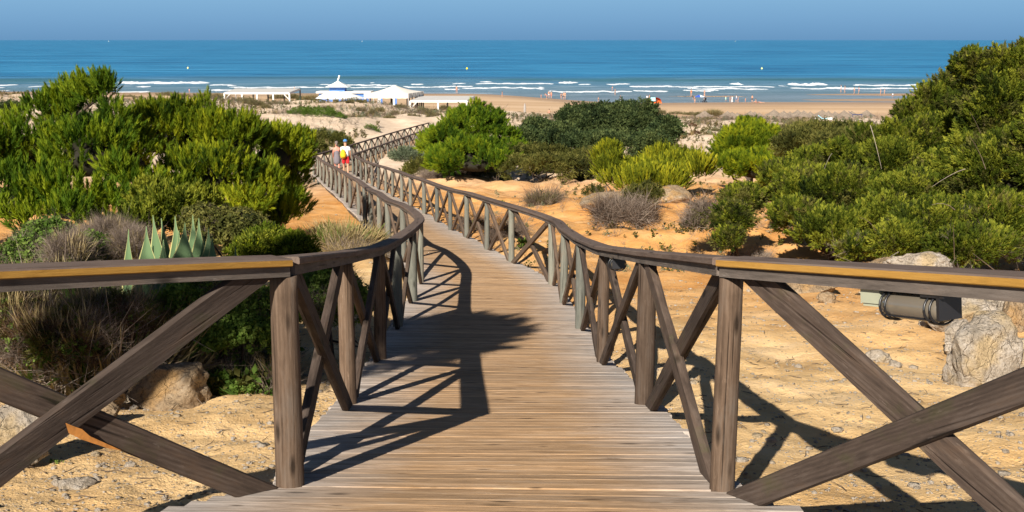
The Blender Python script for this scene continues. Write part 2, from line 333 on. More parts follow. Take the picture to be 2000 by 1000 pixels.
def sand_mat():
    m, t, p = mat("sand"); pos = N(t, "ShaderNodeNewGeometry").outputs["Position"]
    s = N(t, "ShaderNodeSeparateXYZ"); t.links.new(pos, s.inputs[0]); X, Y, Z = s.outputs
    big = noise(t, pos, .23, 4); med = noise(t, pos, 1.1, 5, .6); fine = noise(t, pos, 14, 5, .65); grit = noise(t, pos, 70, 3, .6)
    near = ramp(t, med, [(.32, (.50, .31, .13)), (.52, (.68, .455, .215)), (.72, (.77, .555, .32))])
    orange = ramp(t, med, [(.3, (.48, .205, .05)), (.52, (.65, .325, .10)), (.75, (.71, .43, .19))])
    pale = ramp(t, med, [(.3, (.55, .41, .29)), (.7, (.70, .56, .42))])
    beach = ramp(t, noise(t, mapping(t, pos, (.3, 1.6, 1)), .12, 5), [(.35, (.47, .31, .18)), (.65, (.58, .41, .26))])
    yn = math_(t, 'ADD', Y, rng_(t, big, 0, 1, -6, 6))
    fo = math_(t, 'MULTIPLY', rng_(t, yn, 9, 17), math_(t, 'MAXIMUM', rng_(t, X, -1.5, 1.0), rng_(t, Y, 18, 26)))
    fo = math_(t, 'MULTIPLY', fo, rng_(t, big, .2, .45, .55, 1.0))
    c = mixc(t, fo, near, orange)
    yn2 = math_(t, 'ADD', Y, rng_(t, big, 0, 1, -10, 10))
    c = mixc(t, rng_(t, yn2, 44, 66), c, pale)
    c = mixc(t, rng_(t, Y, 182, 198), c, beach)
    patchy = noise(t, mapping(t, pos, (1, 1, 1), (8, 3, 0)), 4.5, 6, .7)
    c = mixc(t, math_(t, 'MULTIPLY', rng_(t, patchy, .56, .72, 0, .30), rng_(t, Y, 20, 50, 1, 0)), c, (.34, .19, .08))
    # grit and litter specks
    c = mixc(t, math_(t, 'MULTIPLY', rng_(t, grit, .6, .72, 0, .45), rng_(t, Y, 30, 60, 1, 0)), c, (.72, .60, .42))
    c = mixc(t, math_(t, 'MULTIPLY', rng_(t, fine, .60, .72, 0, .40), rng_(t, Y, 60, 180, 1, 0)), c, (.24, .14, .06))
    vo = N(t, "ShaderNodeTexVoronoi"); t.links.new(pos, vo.inputs["Vector"]); vo.inputs["Scale"].default_value = 22
    c = mixc(t, math_(t, 'MULTIPLY', rng_(t, vo.outputs["Distance"], .10, .2, .55, 0), rng_(t, Y, 20, 40, 1, 0)), c, (.62, .52, .38))
    # wet sand by the water: same height as the sea
    wn = math_(t, 'ADD', Z, rng_(t, noise(t, mapping(t, pos, (1, .3, 1)), .05, 3), 0, 1, -.15, .15))
    wet = rng_(t, wn, -12.55, -12.85); t.links.new(mixc(t, math_(t, 'MULTIPLY', wet, .75), c, (.30, .20, .13)), p.inputs["Base Color"])
    t.links.new(rng_(t, wet, 0, 1, .95, .62), p.inputs["Roughness"]); p.inputs["Specular IOR Level"].default_value = .2
    h = math_(t, 'ADD', fine, math_(t, 'MULTIPLY', grit, .45)); h = math_(t, 'ADD', h, math_(t, 'MULTIPLY', rng_(t, vo.outputs["Distance"], 0, .2, 1, 0), .35))
    bump(t, p, h, .8, .03)
    return m
SAND = sand_mat()

# ------------------------------------------------------------------ terrain mesh: one sheet, a fan of rings from behind the camera
def terrain():
    r = np.exp(np.arange(math.log(1.6), math.log(345), .0054)); a = np.radians(np.arange(-66, 66.01, .25))
    RR, AA = np.meshgrid(r, a, indexing='ij'); x = (RR * np.sin(AA)).ravel(); y = (RR * np.cos(AA) - 3).ravel()
    z = height(x, y); nr, na = len(r), len(a)
    idx = np.arange(nr * na).reshape(nr, na)
    F = np.stack([idx[:-1, :-1], idx[:-1, 1:], idx[1:, 1:], idx[1:, :-1]], -1).reshape(-1, 4)
    o = mk("ground", np.stack([x, y, z], 1), F[:, ::-1], SAND, smooth=True)
    setp(o, "sandy ground, orange near the walkway and pale on the dunes and beach", "ground", kind="structure")
terrain()

# ------------------------------------------------------------------ sea
def sea():
    m, t, p = mat("sea_water"); pos = N(t, "ShaderNodeNewGeometry").outputs["Position"]
    s = N(t, "ShaderNodeSeparateXYZ"); t.links.new(pos, s.inputs[0]); Y = s.outputs[1]; X = s.outputs[0]
    swell = noise(t, mapping(t, pos, (.012, .05, 1)), 1, 5, .6)
    far = noise(t, mapping(t, pos, (.0022, .011, 1)), 1, 5, .6)
    chop = noise(t, mapping(t, pos, (.02, .10, 1)), 1, 5, .65)
    streak = math_(t, 'ADD', math_(t, 'MULTIPLY', swell, .40), math_(t, 'ADD', math_(t, 'MULTIPLY', far, .22), math_(t, 'MULTIPLY', chop, .38)))
    deep = ramp(t, streak, [(.41, (.004, .085, .21)), (.5, (.016, .175, .36)), (.60, (.05, .28, .50))])
    shal = ramp(t, swell, [(.35, (.07, .165, .215)), (.65, (.16, .26, .34))])
    yy = math_(t, 'ADD', Y, rng_(t, noise(t, mapping(t, pos, (.01, .004, 1)), 1, 3), 0, 1, -45, 45))
    c = mixc(t, rng_(t, yy, 330, 440), shal, deep)
    # green face of the swell before it breaks
    gb = math_(t, 'MULTIPLY', rng_(t, yy, 355, 385), rng_(t, yy, 400, 425, 1, 0)); gb = math_(t, 'MULTIPLY', gb, rng_(t, noise(t, mapping(t, pos, (.012, .02, 1)), 1, 2), .42, .55))
    c = mixc(t, math_(t, 'MULTIPLY', gb, .8), c, (.03, .12, .13))
    thin = rng_(t, Y, 262, 330, 1, 0)
    c = mixc(t, math_(t, 'MULTIPLY', thin, .55), c, (.22, .24, .26))
    # thin broken foam left on the shallows
    fn = noise(t, mapping(t, pos, (.03, .35, 1)), 1, 6, .62)
    fm = math_(t, 'MULTIPLY', rng_(t, fn, .60, .68), rng_(t, Y, 430, 330)); c = mixc(t, math_(t, 'MULTIPLY', fm, .75), c, (.8, .85, .88))
    t.links.new(c, p.inputs["Base Color"]); p.inputs["Roughness"].default_value = .35; p.inputs["Specular IOR Level"].default_value = .28
    b = math_(t, 'ADD', noise(t, mapping(t, pos, (.25, .8, 1)), 1, 6, .65), math_(t, 'MULTIPLY', swell, 2))
    bump(t, p, b, .8, 1.0)
    o = mk("sea", [(-30000, 225, -13), (30000, 225, -13), (60000, 60000, -13), (-60000, 60000, -13)], [(0, 1, 2, 3)], m)
    setp(o, "blue sea with pale shallows reaching the horizon", "sea", kind="structure")
    # breakers: lumpy foam ridges standing on the water
    fmat = plain("foam", (.80, .84, .87), .8, .1, 3)
    foam = [(240, 415, 160, 6), (240, 330, 158, 3), (415, 472, 164, 3), (0, 40, 164, 4), (0, 18, 169, 3), (80, 105, 166, 3), (275, 302, 167, 3), (170, 232, 173, 3), (236, 298, 177, 3), (0, 30, 174, 2), (150, 190, 168, 2),
            (455, 640, 168, 2), (420, 560, 173, 2), (627, 650, 163, 3), (668, 778, 164, 4), (690, 760, 168, 2), (805, 830, 162, 4), (788, 880, 167, 2), (860, 925, 166, 3), (886, 910, 161, 3), (870, 900, 171, 2),
            (930, 1080, 161, 4), (938, 960, 158, 3), (1089, 1127, 159, 7), (1127, 1152, 162, 2), (1182, 1228, 162, 4), (1225, 1310, 166, 3), (905, 1045, 169, 3), (1020, 1062, 170, 3), (1070, 1232, 176, 3), (1235, 1300, 175, 3), (1050, 1062, 168, 2),
            (1300, 1485, 167, 3), (1340, 1490, 171, 2), (1421, 1443, 162, 6), (1480, 1505, 167, 2), (1533, 1608, 163, 8), (1519, 1530, 166, 3), (1608, 1660, 169, 2), (1656, 1990, 164, 4), (1620, 1990, 170, 2), (1540, 1640, 170, 2), (728, 736, 159, 2), (1330, 1400, 174, 2)]
    mb = MB()
    for x0, x1, py, th in foam:
        n = max(6, int((x1 - x0) / 2)); Yc = 13 * FPX / (py - 78); hh = th / FPX * Yc * (.36 if th < 5 else .6)
        V = []
        ks = rng.random() * 99
        for i in range(n + 1):
            q = i / n; px = x0 + (x1 - x0) * q; taper = min(1, min(q, 1 - q) * n / 3.5 + .12) * (.75 + .35 * vn(np.array([i * .35 + ks]), np.array([py * 1.]))[0])
            yc = Yc + 3.2 * vn(np.array([i * .12 + ks]), np.array([0.]))[0]; X_ = (px - 1000) / FPX * Yc / CT * .985
            H = hh * taper * .75; Dp = 2 + 3.5 * taper
            for (dy, z) in ((-Dp, -.03), (-Dp * .55, H * .55), (0, H), (Dp * .4, H * .5), (Dp * .6, -.03)):
                V.append((X_, yc + dy + .6 * rng.normal() * (abs(dy) > .1), -13 + z * (1 + .2 * rng.normal())))
        F = [(i * 5 + k, (i + 1) * 5 + k, (i + 1) * 5 + k + 1, i * 5 + k + 1) for i in range(n) for k in range(4)]
        mb.add(V, F)
    o = mb.build("water_surf", fmat, smooth=True); setp(o, "white lines of breaking surf along the shore", "surf", kind="structure")
    # sandbars just above the water
    mb = MB()
    for x0, x1, py, dy in ((1560, 2300, 182, 5.0), (1552, 2300, 192.5, 6.5), (1300, 1460, 185.5, 1.0), (-200, 420, 184, 4)):
        n = 60; Y0 = 13 * FPX / (py + dy / 2 - 78); Y1 = 13 * FPX / (py - dy / 2 - 78); V = []
        for i in range(n + 1):
            q = i / n; tp = min(1, q * 4 + .02) if x1 > 1500 else min(1, min(q, 1 - q) * 3 + .02); tp = tp ** .6; yc = (Y0 + Y1) / 2 + vn(np.array([i * .15]), np.array([py * 1.]))[0] * 1.5; hw = (Y1 - Y0) / 2 * tp
            X_ = (x0 + (x1 - x0) * q - 1000) / FPX * yc
            for j in range(7): s = j / 3 - 1; V.append((X_, yc + s * hw + .3 * rng.normal(), -13.03 + .16 * (1 - s * s) * tp))
        mb.add(V, [(i * 7 + k, (i + 1) * 7 + k, (i + 1) * 7 + k + 1, i * 7 + k + 1) for i in range(n) for k in range(6)])
    o = mb.build("sandbar_ground", SAND, smooth=True); setp(o, "wet brown sandbars in the shallows", "sandbar", kind="structure")
sea()

# ------------------------------------------------------------------ boardwalk deck
H_R = .955                        # underside of rail above the planks
def sweep(f, t0, t1, n, prof, z0, tone, goff, zf=D):
    """sweep a profile (offset, height) along f(t)"""
    ts = np.linspace(t0, t1, n + 1); P = np.array([f(t) for t in ts]); k = len(prof); V = []; G = []; s = 0
    for i, t in enumerate(ts):
        a = P[max(i - 1, 0)]; b = P[min(i + 1, n)]; d = (b - a) / np.linalg.norm(b - a); nn = np.array([d[1], -d[0]])
        if i: s += np.linalg.norm(P[i] - P[i - 1])
        for (o, h) in prof:
            q = P[i] + nn * o; V.append((q[0], q[1], zf(P[i][1]) + z0 + h)); G.append((o + goff, h + goff * .7, s + goff * 3))
    F = [(i * k + j, i * k + (j + 1) % k, (i + 1) * k + (j + 1) % k, (i + 1) * k + j) for i in range(n) for j in range(k)]
    side = [j for i in range(n) for j in range(k)]
    F += [tuple(range(k))[::-1], tuple(n * k + j for j in range(k))]; side += [-1, -1]
    return V, F, G, side
def deck():
    V = []; F = []; G = []; T = []; E = []; n = 0
    t = 0.0
    while t < NN - 1.001:
        a, b = Lf(t), Rf(t); a2, b2 = Lf(min(t + .01, NN - 1)), Rf(min(t + .01, NN - 1))
        c = (a + b) / 2; dc = np.linalg.norm((a2 + b2) / 2 - c) / .01
        wd = .0955 - .003 * rng.random(); step = .1 / dc
        u = (b - a); wlen = np.linalg.norm(u); u /= wlen; v = np.array([-u[1], u[0]])
        el = .10 + .012 * rng.normal(); er = .10 + .012 * rng.normal()
        A = a - u * el; B = b + u * er; zj = .0008 * rng.normal(); tone = np.clip(.5 + .17 * rng.normal(), 0, 1); go = rng.random() * 50
        seg = 5 if c[1] < 22 else 2
        for k in range(seg + 1):
            q = k / seg; p = A * (1 - q) + B * q; zc = D(p[1] * 0 + (a[1] * (1 - q) + b[1] * q)) + zj + 0 * rng.normal()
            cup = .0008
            for (dy, dz) in ((-wd / 2, -.045), (-wd / 2, -.0012), (-wd / 2 + .003, cup * 0), (0, -cup), (wd / 2 - .003, 0), (wd / 2, -.0012), (wd / 2, -.045)):
                pp = p + v * dy; slope = (D(pp[1]) - D(p[1]))
                V.append((pp[0], pp[1], zc + dz + slope)); G.append((dy + go, dz, q * wlen + go)); T.append(tone); E.append(abs(q - .5) * 2 * .95)
        for k in range(seg):
            for j in range(6): F.append((n + k * 7 + j, n + (k + 1) * 7 + j, n + (k + 1) * 7 + j + 1, n + k * 7 + j + 1))
        F.append(tuple(n + j for j in range(7))); F.append(tuple(n + seg * 7 + j for j in range(7))[::-1])
        n += 7 * (seg + 1); t += step
    o = mk("boardwalk_path", V, F, W_DECK, attrs={"gco": np.array(G), "tone": np.array(T), "edge": np.array(E)})
    setp(o, "wooden plank walkway sloping down to the dunes", "boardwalk", kind="structure")
    # edge beams below the planks
    for f in (Lf, Rf):
        Vs, Fs, Gs, sd_ = sweep(f, 0, NN - 1.01, 260, [(-.03, -.19), (.03, -.19), (.03, -.05), (-.03, -.05)], 0, .5, 0)
        ob = mk("edge_beam", Vs, Fs, W_BRN, o, attrs={"gco": np.array(Gs), "tone": np.full(len(Vs), .4)})
    # piles that carry the far stretch clear of the sand
    mb = MB()
    for i in range(NN):
        if L[i][1] > 56:
            for p in (L[i], R[i]): mb.bar((p[0], p[1], D(p[1]) - .9), (p[0], p[1], D(p[1]) - .06), .06)
    ob = mb.build("piles", W_GREY, o)
deck()

# ------------------------------------------------------------------ railings
def far_post(i): return i >= 6
def railing(name, P, f, inner, label, sharp):
    root = empty(name, (0, 0, 0)); setp(root, label, "railing", "railings of the boardwalk")
    for i in range(NN):
        x, y = P[i]; zb = D(y); r0 = .057 * (1 + .05 * rng.normal()); n = 18; hs = np.array([-.16, 0, .12, .3, .5, .7, .88, H_R - .002]); V = []; G = []
        lean = rng.normal(0, .006, 2); sq = rng.random() * 6
        for h in hs:
            rr = r0 * (1.04 - .07 * h)
            for k in range(n):
                q = 2 * math.pi * k / n; ro = rr * (1 + .03 * math.cos(2 * q + sq) + .012 * rng.normal())
                V.append((x + lean[0] * h + ro * math.cos(q), y + lean[1] * h + ro * math.sin(q), zb + h)); G.append((ro * math.cos(q) * 1.3 + i * 3.1, ro * math.sin(q) * 1.3, h + i * 1.7))
        F = [(a * n + k, a * n + (k + 1) % n, (a + 1) * n + (k + 1) % n, (a + 1) * n + k) for a in range(len(hs) - 1) for k in range(n)]
        F += [tuple(range(n))[::-1], tuple((len(hs) - 1) * n + k for k in range(n))]
        m = W_POST if i < 6 else W_GREY
        o = mk("post", V, F, m, root, attrs={"gco": np.array(G), "tone": np.full(len(V), np.clip(.5 + .22 * rng.normal(), 0, 1))})
        for pl in o.data.polygons:
            if len(pl.vertices) == 4: pl.use_smooth = True
    for i in range(NN - 1):
        a = P[i]; b = P[i + 1]; Wb = np.linalg.norm(b - a); d = (b - a) / Wb; nrm = np.array([d[1], -d[0]]); za, zb = D(a[1]), D(b[1])
        bw = (.108 if i < 4 else .09) / math.sin(math.atan2(H_R, Wb)) * .92
        bw = min(bw, .34 * Wb)
        for k in (0, 1):
            th = .022; off = (.014 if k == (i % 2) else -.014); top = H_R - .001
            lo, hi = (.065, Wb - .065) if k == 0 else (Wb - .065, .065); sg = 1 if k == 0 else -1
            pts = [(lo, .004), (lo + sg * bw, .004), (hi, top), (hi - sg * bw, top)]
            # the pointed cut of the lower tip
            V = []; G = []
            Lb = math.hypot(Wb, H_R); ca, sa = abs(hi - lo) / Lb, H_R / Lb; goff = i * 2.3 + k
            prof = [(pts[0], pts[1]), (pts[3], pts[2])]
            ns = 8
            for j in range(ns + 1):
                q = j / ns
                e0 = (pts[0][0] * (1 - q) + pts[3][0] * q, pts[0][1] * (1 - q) + pts[3][1] * q); e1 = (pts[1][0] * (1 - q) + pts[2][0] * q, pts[1][1] * (1 - q) + pts[2][1] * q)
                ch = .014 / bw
                mixe = lambda q2: (e0[0] * (1 - q2) + e1[0] * q2, e0[1] * (1 - q2) + e1[1] * q2)
                for (e_, o_) in ((mixe(ch), -th), (e0, -th * .35), (e0, th * .35), (mixe(ch), th), (mixe(1 - ch), th), (e1, th * .35), (e1, -th * .35), (mixe(1 - ch), -th)):
                    s, h = e_; o2 = off + o_ + .0015 * rng.normal()
                    xy = a + d * s + nrm * o2; z = za + (zb - za) * s / Wb + h
                    V.append((xy[0], xy[1], z)); al = (sg * (s - lo)) * ca + h * sa; ac = -(sg * (s - lo)) * sa + h * ca
                    G.append((ac + goff, o2, al + goff))
            F = [(j * 8 + q_, j * 8 + (q_ + 1) % 8, (j + 1) * 8 + (q_ + 1) % 8, (j + 1) * 8 + q_) for j in range(ns) for q_ in range(8)] + [tuple(range(8))[::-1], tuple(ns * 8 + q_ for q_ in range(8))]
            mk("brace", V, F, W_NEAR if i < 6 else W_BRN, root, attrs={"gco": np.array(G), "tone": np.full(len(V), np.clip(.5 + .2 * rng.normal(), 0, 1))})
        e = .0012
        Vs, Fs, Gs, sd_ = sweep(f, i + e, i + 1 - e, 6, [(-.055, 0), (.055, 0), (.055, .045), (-.055, .045)], H_R, 0, i * 1.9)
        mk("rail_board", Vs, Fs, W_BOARD, root, attrs={"gco": np.array(Gs), "tone": np.full(len(Vs), np.clip(.55 + .1 * rng.normal(), 0, 1))})
        pr = [(-.075, .004), (-.071, 0), (.071, 0), (.075, .004), (.075, .028), (.069, .034), (-.069, .034), (-.075, .028)]
        Vs, Fs, Gs, sd_ = sweep(f, i + e, i + 1 - e, 6, pr, H_R + .0465, 0, i * 2.7 + .3)
        fresh = i < 3
        mi = [1 if (s in (3, 7, 0, 2) and fresh) else 0 for s in sd_]
        mk("handrail", Vs, Fs, [W_TOP, W_YEL], root, attrs={"gco": np.array(Gs), "tone": np.full(len(Vs), np.clip(.5 + .1 * rng.normal(), 0, 1))}, mi=mi)
    return root
railing("wooden_railing", L, Lf, 1, "left hand timber railing of the boardwalk, passing in front of the agave", None)
railing("wooden_railing", R, Rf, -1, "right hand timber railing of the boardwalk, with bulkhead lamps under its rail", None)

def brace_split():
    a, b = L[2], L[3]; d = (b - a) / np.linalg.norm(b - a); nn = np.array([d[1], -d[0]]); o_ = .038
    def hit(px, py, off):
        r = ray(px, py); p0 = a + nn * off; k = (p0 @ nn) / (r[:2] @ nn); return r * k
    pts = [(128, 826), (148, 834), (160, 838), (176, 852), (238, 880), (212, 876), (158, 858), (134, 846)]
    V = [hit(x, y, o_) for x, y in pts] + [hit(x, y, o_ - .03) for x, y in pts]; n = len(pts)
    F = [tuple(range(n)), tuple(range(2 * n - 1, n - 1, -1))] + [(i, i + n, (i + 1) % n + n, (i + 1) % n) for i in range(n)]
    r0 = next(o for o in bpy.data.objects if o.name == "wooden_railing"); o = mk("split_wood", V, F, plain("torn_orange_wood", (.50, .20, .04), .9, .3, 30), r0); o["label"] = "torn orange patch on the lower left brace"
brace_split()

# ------------------------------------------------------------------ foliage pieces (unit size, axis = +z)
def _frame(d):
    d = np.asarray(d, float); d = d / (np.linalg.norm(d, axis=-1, keepdims=True) + 1e-9)
    a = np.where(np.abs(d[..., 2:3]) < .95, np.array([0, 0, 1.]), np.array([1., 0, 0])); x = np.cross(a, d); x /= np.linalg.norm(x, axis=-1, keepdims=True) + 1e-9
    return x, np.cross(d, x), d
def blades(base, tip, wd, twist=None, quad=False):
    """thin triangles (or diamonds) from base to tip"""
    base = np.asarray(base, float); tip = np.asarray(tip, float); x, y, d = _frame(tip - base); n = len(base)
    q = rng.random((n, 1)) * 6.28 if twist is None else twist; s = (x * np.cos(q) + y * np.sin(q)) * (np.reshape(wd, (-1, 1)) if np.ndim(wd) else wd)
    if quad:
        mid = base * .55 + tip * .45; V = np.stack([base, mid + s, tip, mid - s], 1).reshape(-1, 3); i = np.arange(n) * 4
        F = np.concatenate([np.stack([i, i + 1, i + 2], 1), np.stack([i, i + 2, i + 3], 1)])
    else:
        V = np.stack([base - s, base + s, tip], 1).reshape(-1, 3); i = np.arange(n) * 3; F = np.stack([i, i + 1, i + 2], 1)
    return V, F
def rdir(n, up=0.0):
    d = rng.normal(size=(n, 3)); d /= np.linalg.norm(d, axis=1, keepdims=True); d[:, 2] += up; return d / np.linalg.norm(d, axis=1, keepdims=True)
def p_candle(n=44, spread=.55, ln=.42, wd=.028):
    t = np.sort(rng.random(n)) ** .9; b = np.stack([.02 * rng.normal(size=n), .02 * rng.normal(size=n), t * .85], 1); q = rng.random(n) * 6.28
    k = spread * (1.1 - .75 * t) ; d = np.stack([np.cos(q) * k, np.sin(q) * k, np.full(n, .62) + .4 * t], 1); d /= np.linalg.norm(d, axis=1, keepdims=True)
    return blades(b, b + d * ln * (.8 + .4 * rng.random((n, 1))) * (1 - .35 * t[:, None]), wd)
def p_spray(n=34, wd=.045, ln=.3, droop=.0):
    t = rng.random(n); side = rng.normal(size=(n, 2)) * .20 * (1.25 - t[:, None]); b = np.stack([side[:, 0], side[:, 1], t * .8], 1)
    d = np.stack([side[:, 0] * 2.4 + .25 * rng.normal(size=n), side[:, 1] * 2.4 + .25 * rng.normal(size=n), .55 + .3 * rng.random(n) - droop], 1); d /= np.linalg.norm(d, axis=1, keepdims=True)
    return blades(b, b + d * ln * (.6 + .7 * rng.random((n, 1))), wd, quad=True)
def p_leafy(n=22, wd=.10, ln=.28):
    t = rng.random(n); q = rng.random(n) * 6.28; b = np.stack([.08 * rng.normal(size=n), .08 * rng.normal(size=n), t * .8], 1)
    d = np.stack([np.cos(q), np.sin(q), .5 * rng.normal(size=n) + .35], 1); d /= np.linalg.norm(d, axis=1, keepdims=True)
    return blades(b, b + d * ln * (.7 + .6 * rng.random((n, 1))), wd, quad=True)
def p_twig(n=14, wd=.012, sp=.5):
    b = np.zeros((n, 3)); b[:, 2] = rng.random(n) * .4; b[:, :2] = rng.normal(size=(n, 2)) * .06; d = np.stack([rng.normal(size=n) * sp, rng.normal(size=n) * sp, .35 + .5 * rng.random(n)], 1)
    t = b + d; V, F = blades(b, t, wd); b2 = b + d * .55; d2 = d * .5 + rng.normal(size=(n, 3)) * .25; V2, F2 = blades(b2, b2 + d2, wd * .8)
    return np.concatenate([V, V2]), np.concatenate([F, F2 + len(V)])
def p_grass(n=12, wd=.012, bend=.35):
    b = rng.normal(size=(n, 3)) * [.09, .09, 0]; q = rng.random(n) * 6.28; k = rng.random(n) * bend; h = .6 + .4 * rng.random(n)
    m = b + np.stack([np.cos(q) * k * .35, np.sin(q) * k * .35, h * .6], 1); t = b + np.stack([np.cos(q) * k, np.sin(q) * k, h * (1 - .3 * k)], 1)
    s = np.stack([-np.sin(q), np.cos(q), 0 * q], 1) * wd; V = np.stack([b - s, b + s, m + s * .8, m - s * .8, t], 1).reshape(-1, 3); i = np.arange(n) * 5
    return V, np.concatenate([np.stack([i, i + 1, i + 2], 1), np.stack([i, i + 2, i + 3], 1), np.stack([i + 3, i + 2, i + 4], 1)])
def p_plume(n=46):
    t = rng.random(n) ** .8; w_ = .26 * (1.05 - t); q = rng.random(n) * 6.28; b = np.stack([np.cos(q) * w_ * rng.random(n), np.sin(q) * w_ * rng.random(n), t * .8], 1)
    d = np.stack([np.cos(q) * .55 * (1.1 - t) + .2 * rng.normal(size=n), np.sin(q) * .55 * (1.1 - t) + .2 * rng.normal(size=n), .6 + .3 * rng.random(n)], 1); d /= np.linalg.norm(d, axis=1, keepdims=True)
    return blades(b, b + d * .22 * (.6 + .8 * rng.random((n, 1))), .036, quad=True)
PR = {"plume": [p_plume() for _ in range(8)], "candle": [p_candle() for _ in range(8)], "candle_fat": [p_candle(40, .75, .5, .036) for _ in range(8)], "spray": [p_spray() for _ in range(8)], "spray_fine": [p_spray(40, .034, .26) for _ in range(8)],
      "fan": [p_spray(34, .06, .30, .15) for _ in range(8)], "leafy": [p_leafy() for _ in range(8)], "twig": [p_twig() for _ in range(8)], "grass": [p_grass() for _ in range(8)], "shoot": [p_candle(26, .28, .30, .03) for _ in range(8)],
      "bladeplant": [p_grass(9, .03, .5) for _ in range(6)], "twigfine": [p_twig(20, .008, .4) for _ in range(6)]}
def scatter(kind, P, Dn, S, tint):
    """place copies of a kind at points P, axis Dn, size S; one joined mesh"""
    protos = PR[kind]; pick = rng.integers(0, len(protos), len(P)); VV = []; FF = []; TT = []; n = 0
    x, y, z = _frame(Dn); q = rng.random(len(P)) * 6.28; c, s = np.cos(q)[:, None], np.sin(q)[:, None]; x2 = x * c + y * s; y2 = -x * s + y * c
    for k, (pv, pf) in enumerate(protos):
        m = pick == k; c_ = m.sum()
        if not c_: continue
        V = (pv[None, :, 0:1] * x2[m][:, None] + pv[None, :, 1:2] * y2[m][:, None] + pv[None, :, 2:3] * z[m][:, None]) * S[m][:, None, None] + P[m][:, None]
        F = pf[None] + (np.arange(c_) * len(pv))[:, None, None] + n
        VV.append(V.reshape(-1, 3)); FF.append(F.reshape(-1, 3)); n += c_ * len(pv)
        TT.append(np.clip(tint[m][:, None] + .10 * rng.normal(size=(c_, len(pv))), 0, 1).reshape(-1))
    return np.concatenate(VV), np.concatenate(FF), np.concatenate(TT)
def join(parts):
    V = []; F = []; T = []; n = 0
    for v, f, t in parts: V.append(v); F.append(f + n); T.append(t); n += len(v)
    return np.concatenate(V), np.concatenate(F), np.concatenate(T)
def lobes_px(lst):
    out = []
    for l in lst:
        px, py, Y, rx, rz = l[:5]; k = Y / FPX * 1.02; c = at(px, py, Y); ry = l[5] if len(l) > 5 else (rx + rz) / 2 * k
        out.append((c, np.array([rx * k, ry, rz * k])))
    return out
def shell(lobes, n_clump, clump_r, per, up=.35, back=.45, floor=True, depth=.25):
    """clump centres over the outside of overlapping lobes, then tuft points over each clump"""
    area = np.array([r[0] * r[2] + r[1] * r[2] + r[0] * r[1] for c, r in lobes]); cnt = np.maximum(9, (n_clump * area / area.sum()).astype(int)); C = []; Nn = []
    for (c, r), k in zip(lobes, cnt):
        d = rdir(int(k * 2.2)); d[:, 2] = np.where(d[:, 2] < -.3, -d[:, 2], d[:, 2]); keep = (d[:, 1] < .25) | (rng.random(len(d)) < back); d = d[keep][:k]
        p = c + d * r * (1 - depth * rng.random((len(d), 1)) ** 2 * 1.2 + .14 * n3(d + c[0], 2.6, 4)[:, None]); nn = d / r; nn /= np.linalg.norm(nn, axis=1, keepdims=True); C.append(p); Nn.append(nn)
    C = np.concatenate(C); Nn = np.concatenate(Nn); ins = np.zeros(len(C))
    for c, r in lobes: ins += (((C - c) / r) ** 2).sum(1) < .62
    m = ins < 1
    if floor: m &= C[:, 2] > height(C[:, 0], C[:, 1], False) - .05
    C = C[m]; Nn = Nn[m]; cr = clump_r * (.6 + .8 * rng.random(len(C)))
    P = np.repeat(C, per, 0); Nr = np.repeat(Nn, per, 0); d = rdir(len(P), .25) + Nr * .6; d /= np.linalg.norm(d, axis=1, keepdims=True)
    rad = np.repeat(cr, per)[:, None] * (.35 + .65 * rng.random((len(P), 1)) ** .5); P = P + d * rad * [1, 1, .75]
    ax = d * .55 + Nr * .35; ax[:, 2] += up; ax += .22 * rng.normal(size=ax.shape); ct = np.repeat(rng.normal(size=len(C)) * .20, per)
    return P, ax, ct, C, Nn
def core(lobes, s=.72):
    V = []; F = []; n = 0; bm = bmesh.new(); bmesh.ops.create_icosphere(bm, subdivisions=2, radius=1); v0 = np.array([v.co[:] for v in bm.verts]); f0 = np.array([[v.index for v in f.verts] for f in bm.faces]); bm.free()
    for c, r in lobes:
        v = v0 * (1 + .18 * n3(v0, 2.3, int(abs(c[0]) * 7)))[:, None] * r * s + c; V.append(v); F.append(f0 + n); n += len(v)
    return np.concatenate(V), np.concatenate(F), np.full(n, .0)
def stems(root_xyz, tops, r0=.07, bend=.2):
    mb = MB(); root_xyz = np.array(root_xyz)
    for t in tops:
        t = np.array(t); n = 7; P = [root_xyz * (1 - i / n) + t * (i / n) + bend * np.sin(i / n * math.pi) * rng.normal(size=3) * .5 for i in range(n + 1)]
        mb.tube(P, np.linspace(r0, r0 * .25, n + 1), 7)
    return mb
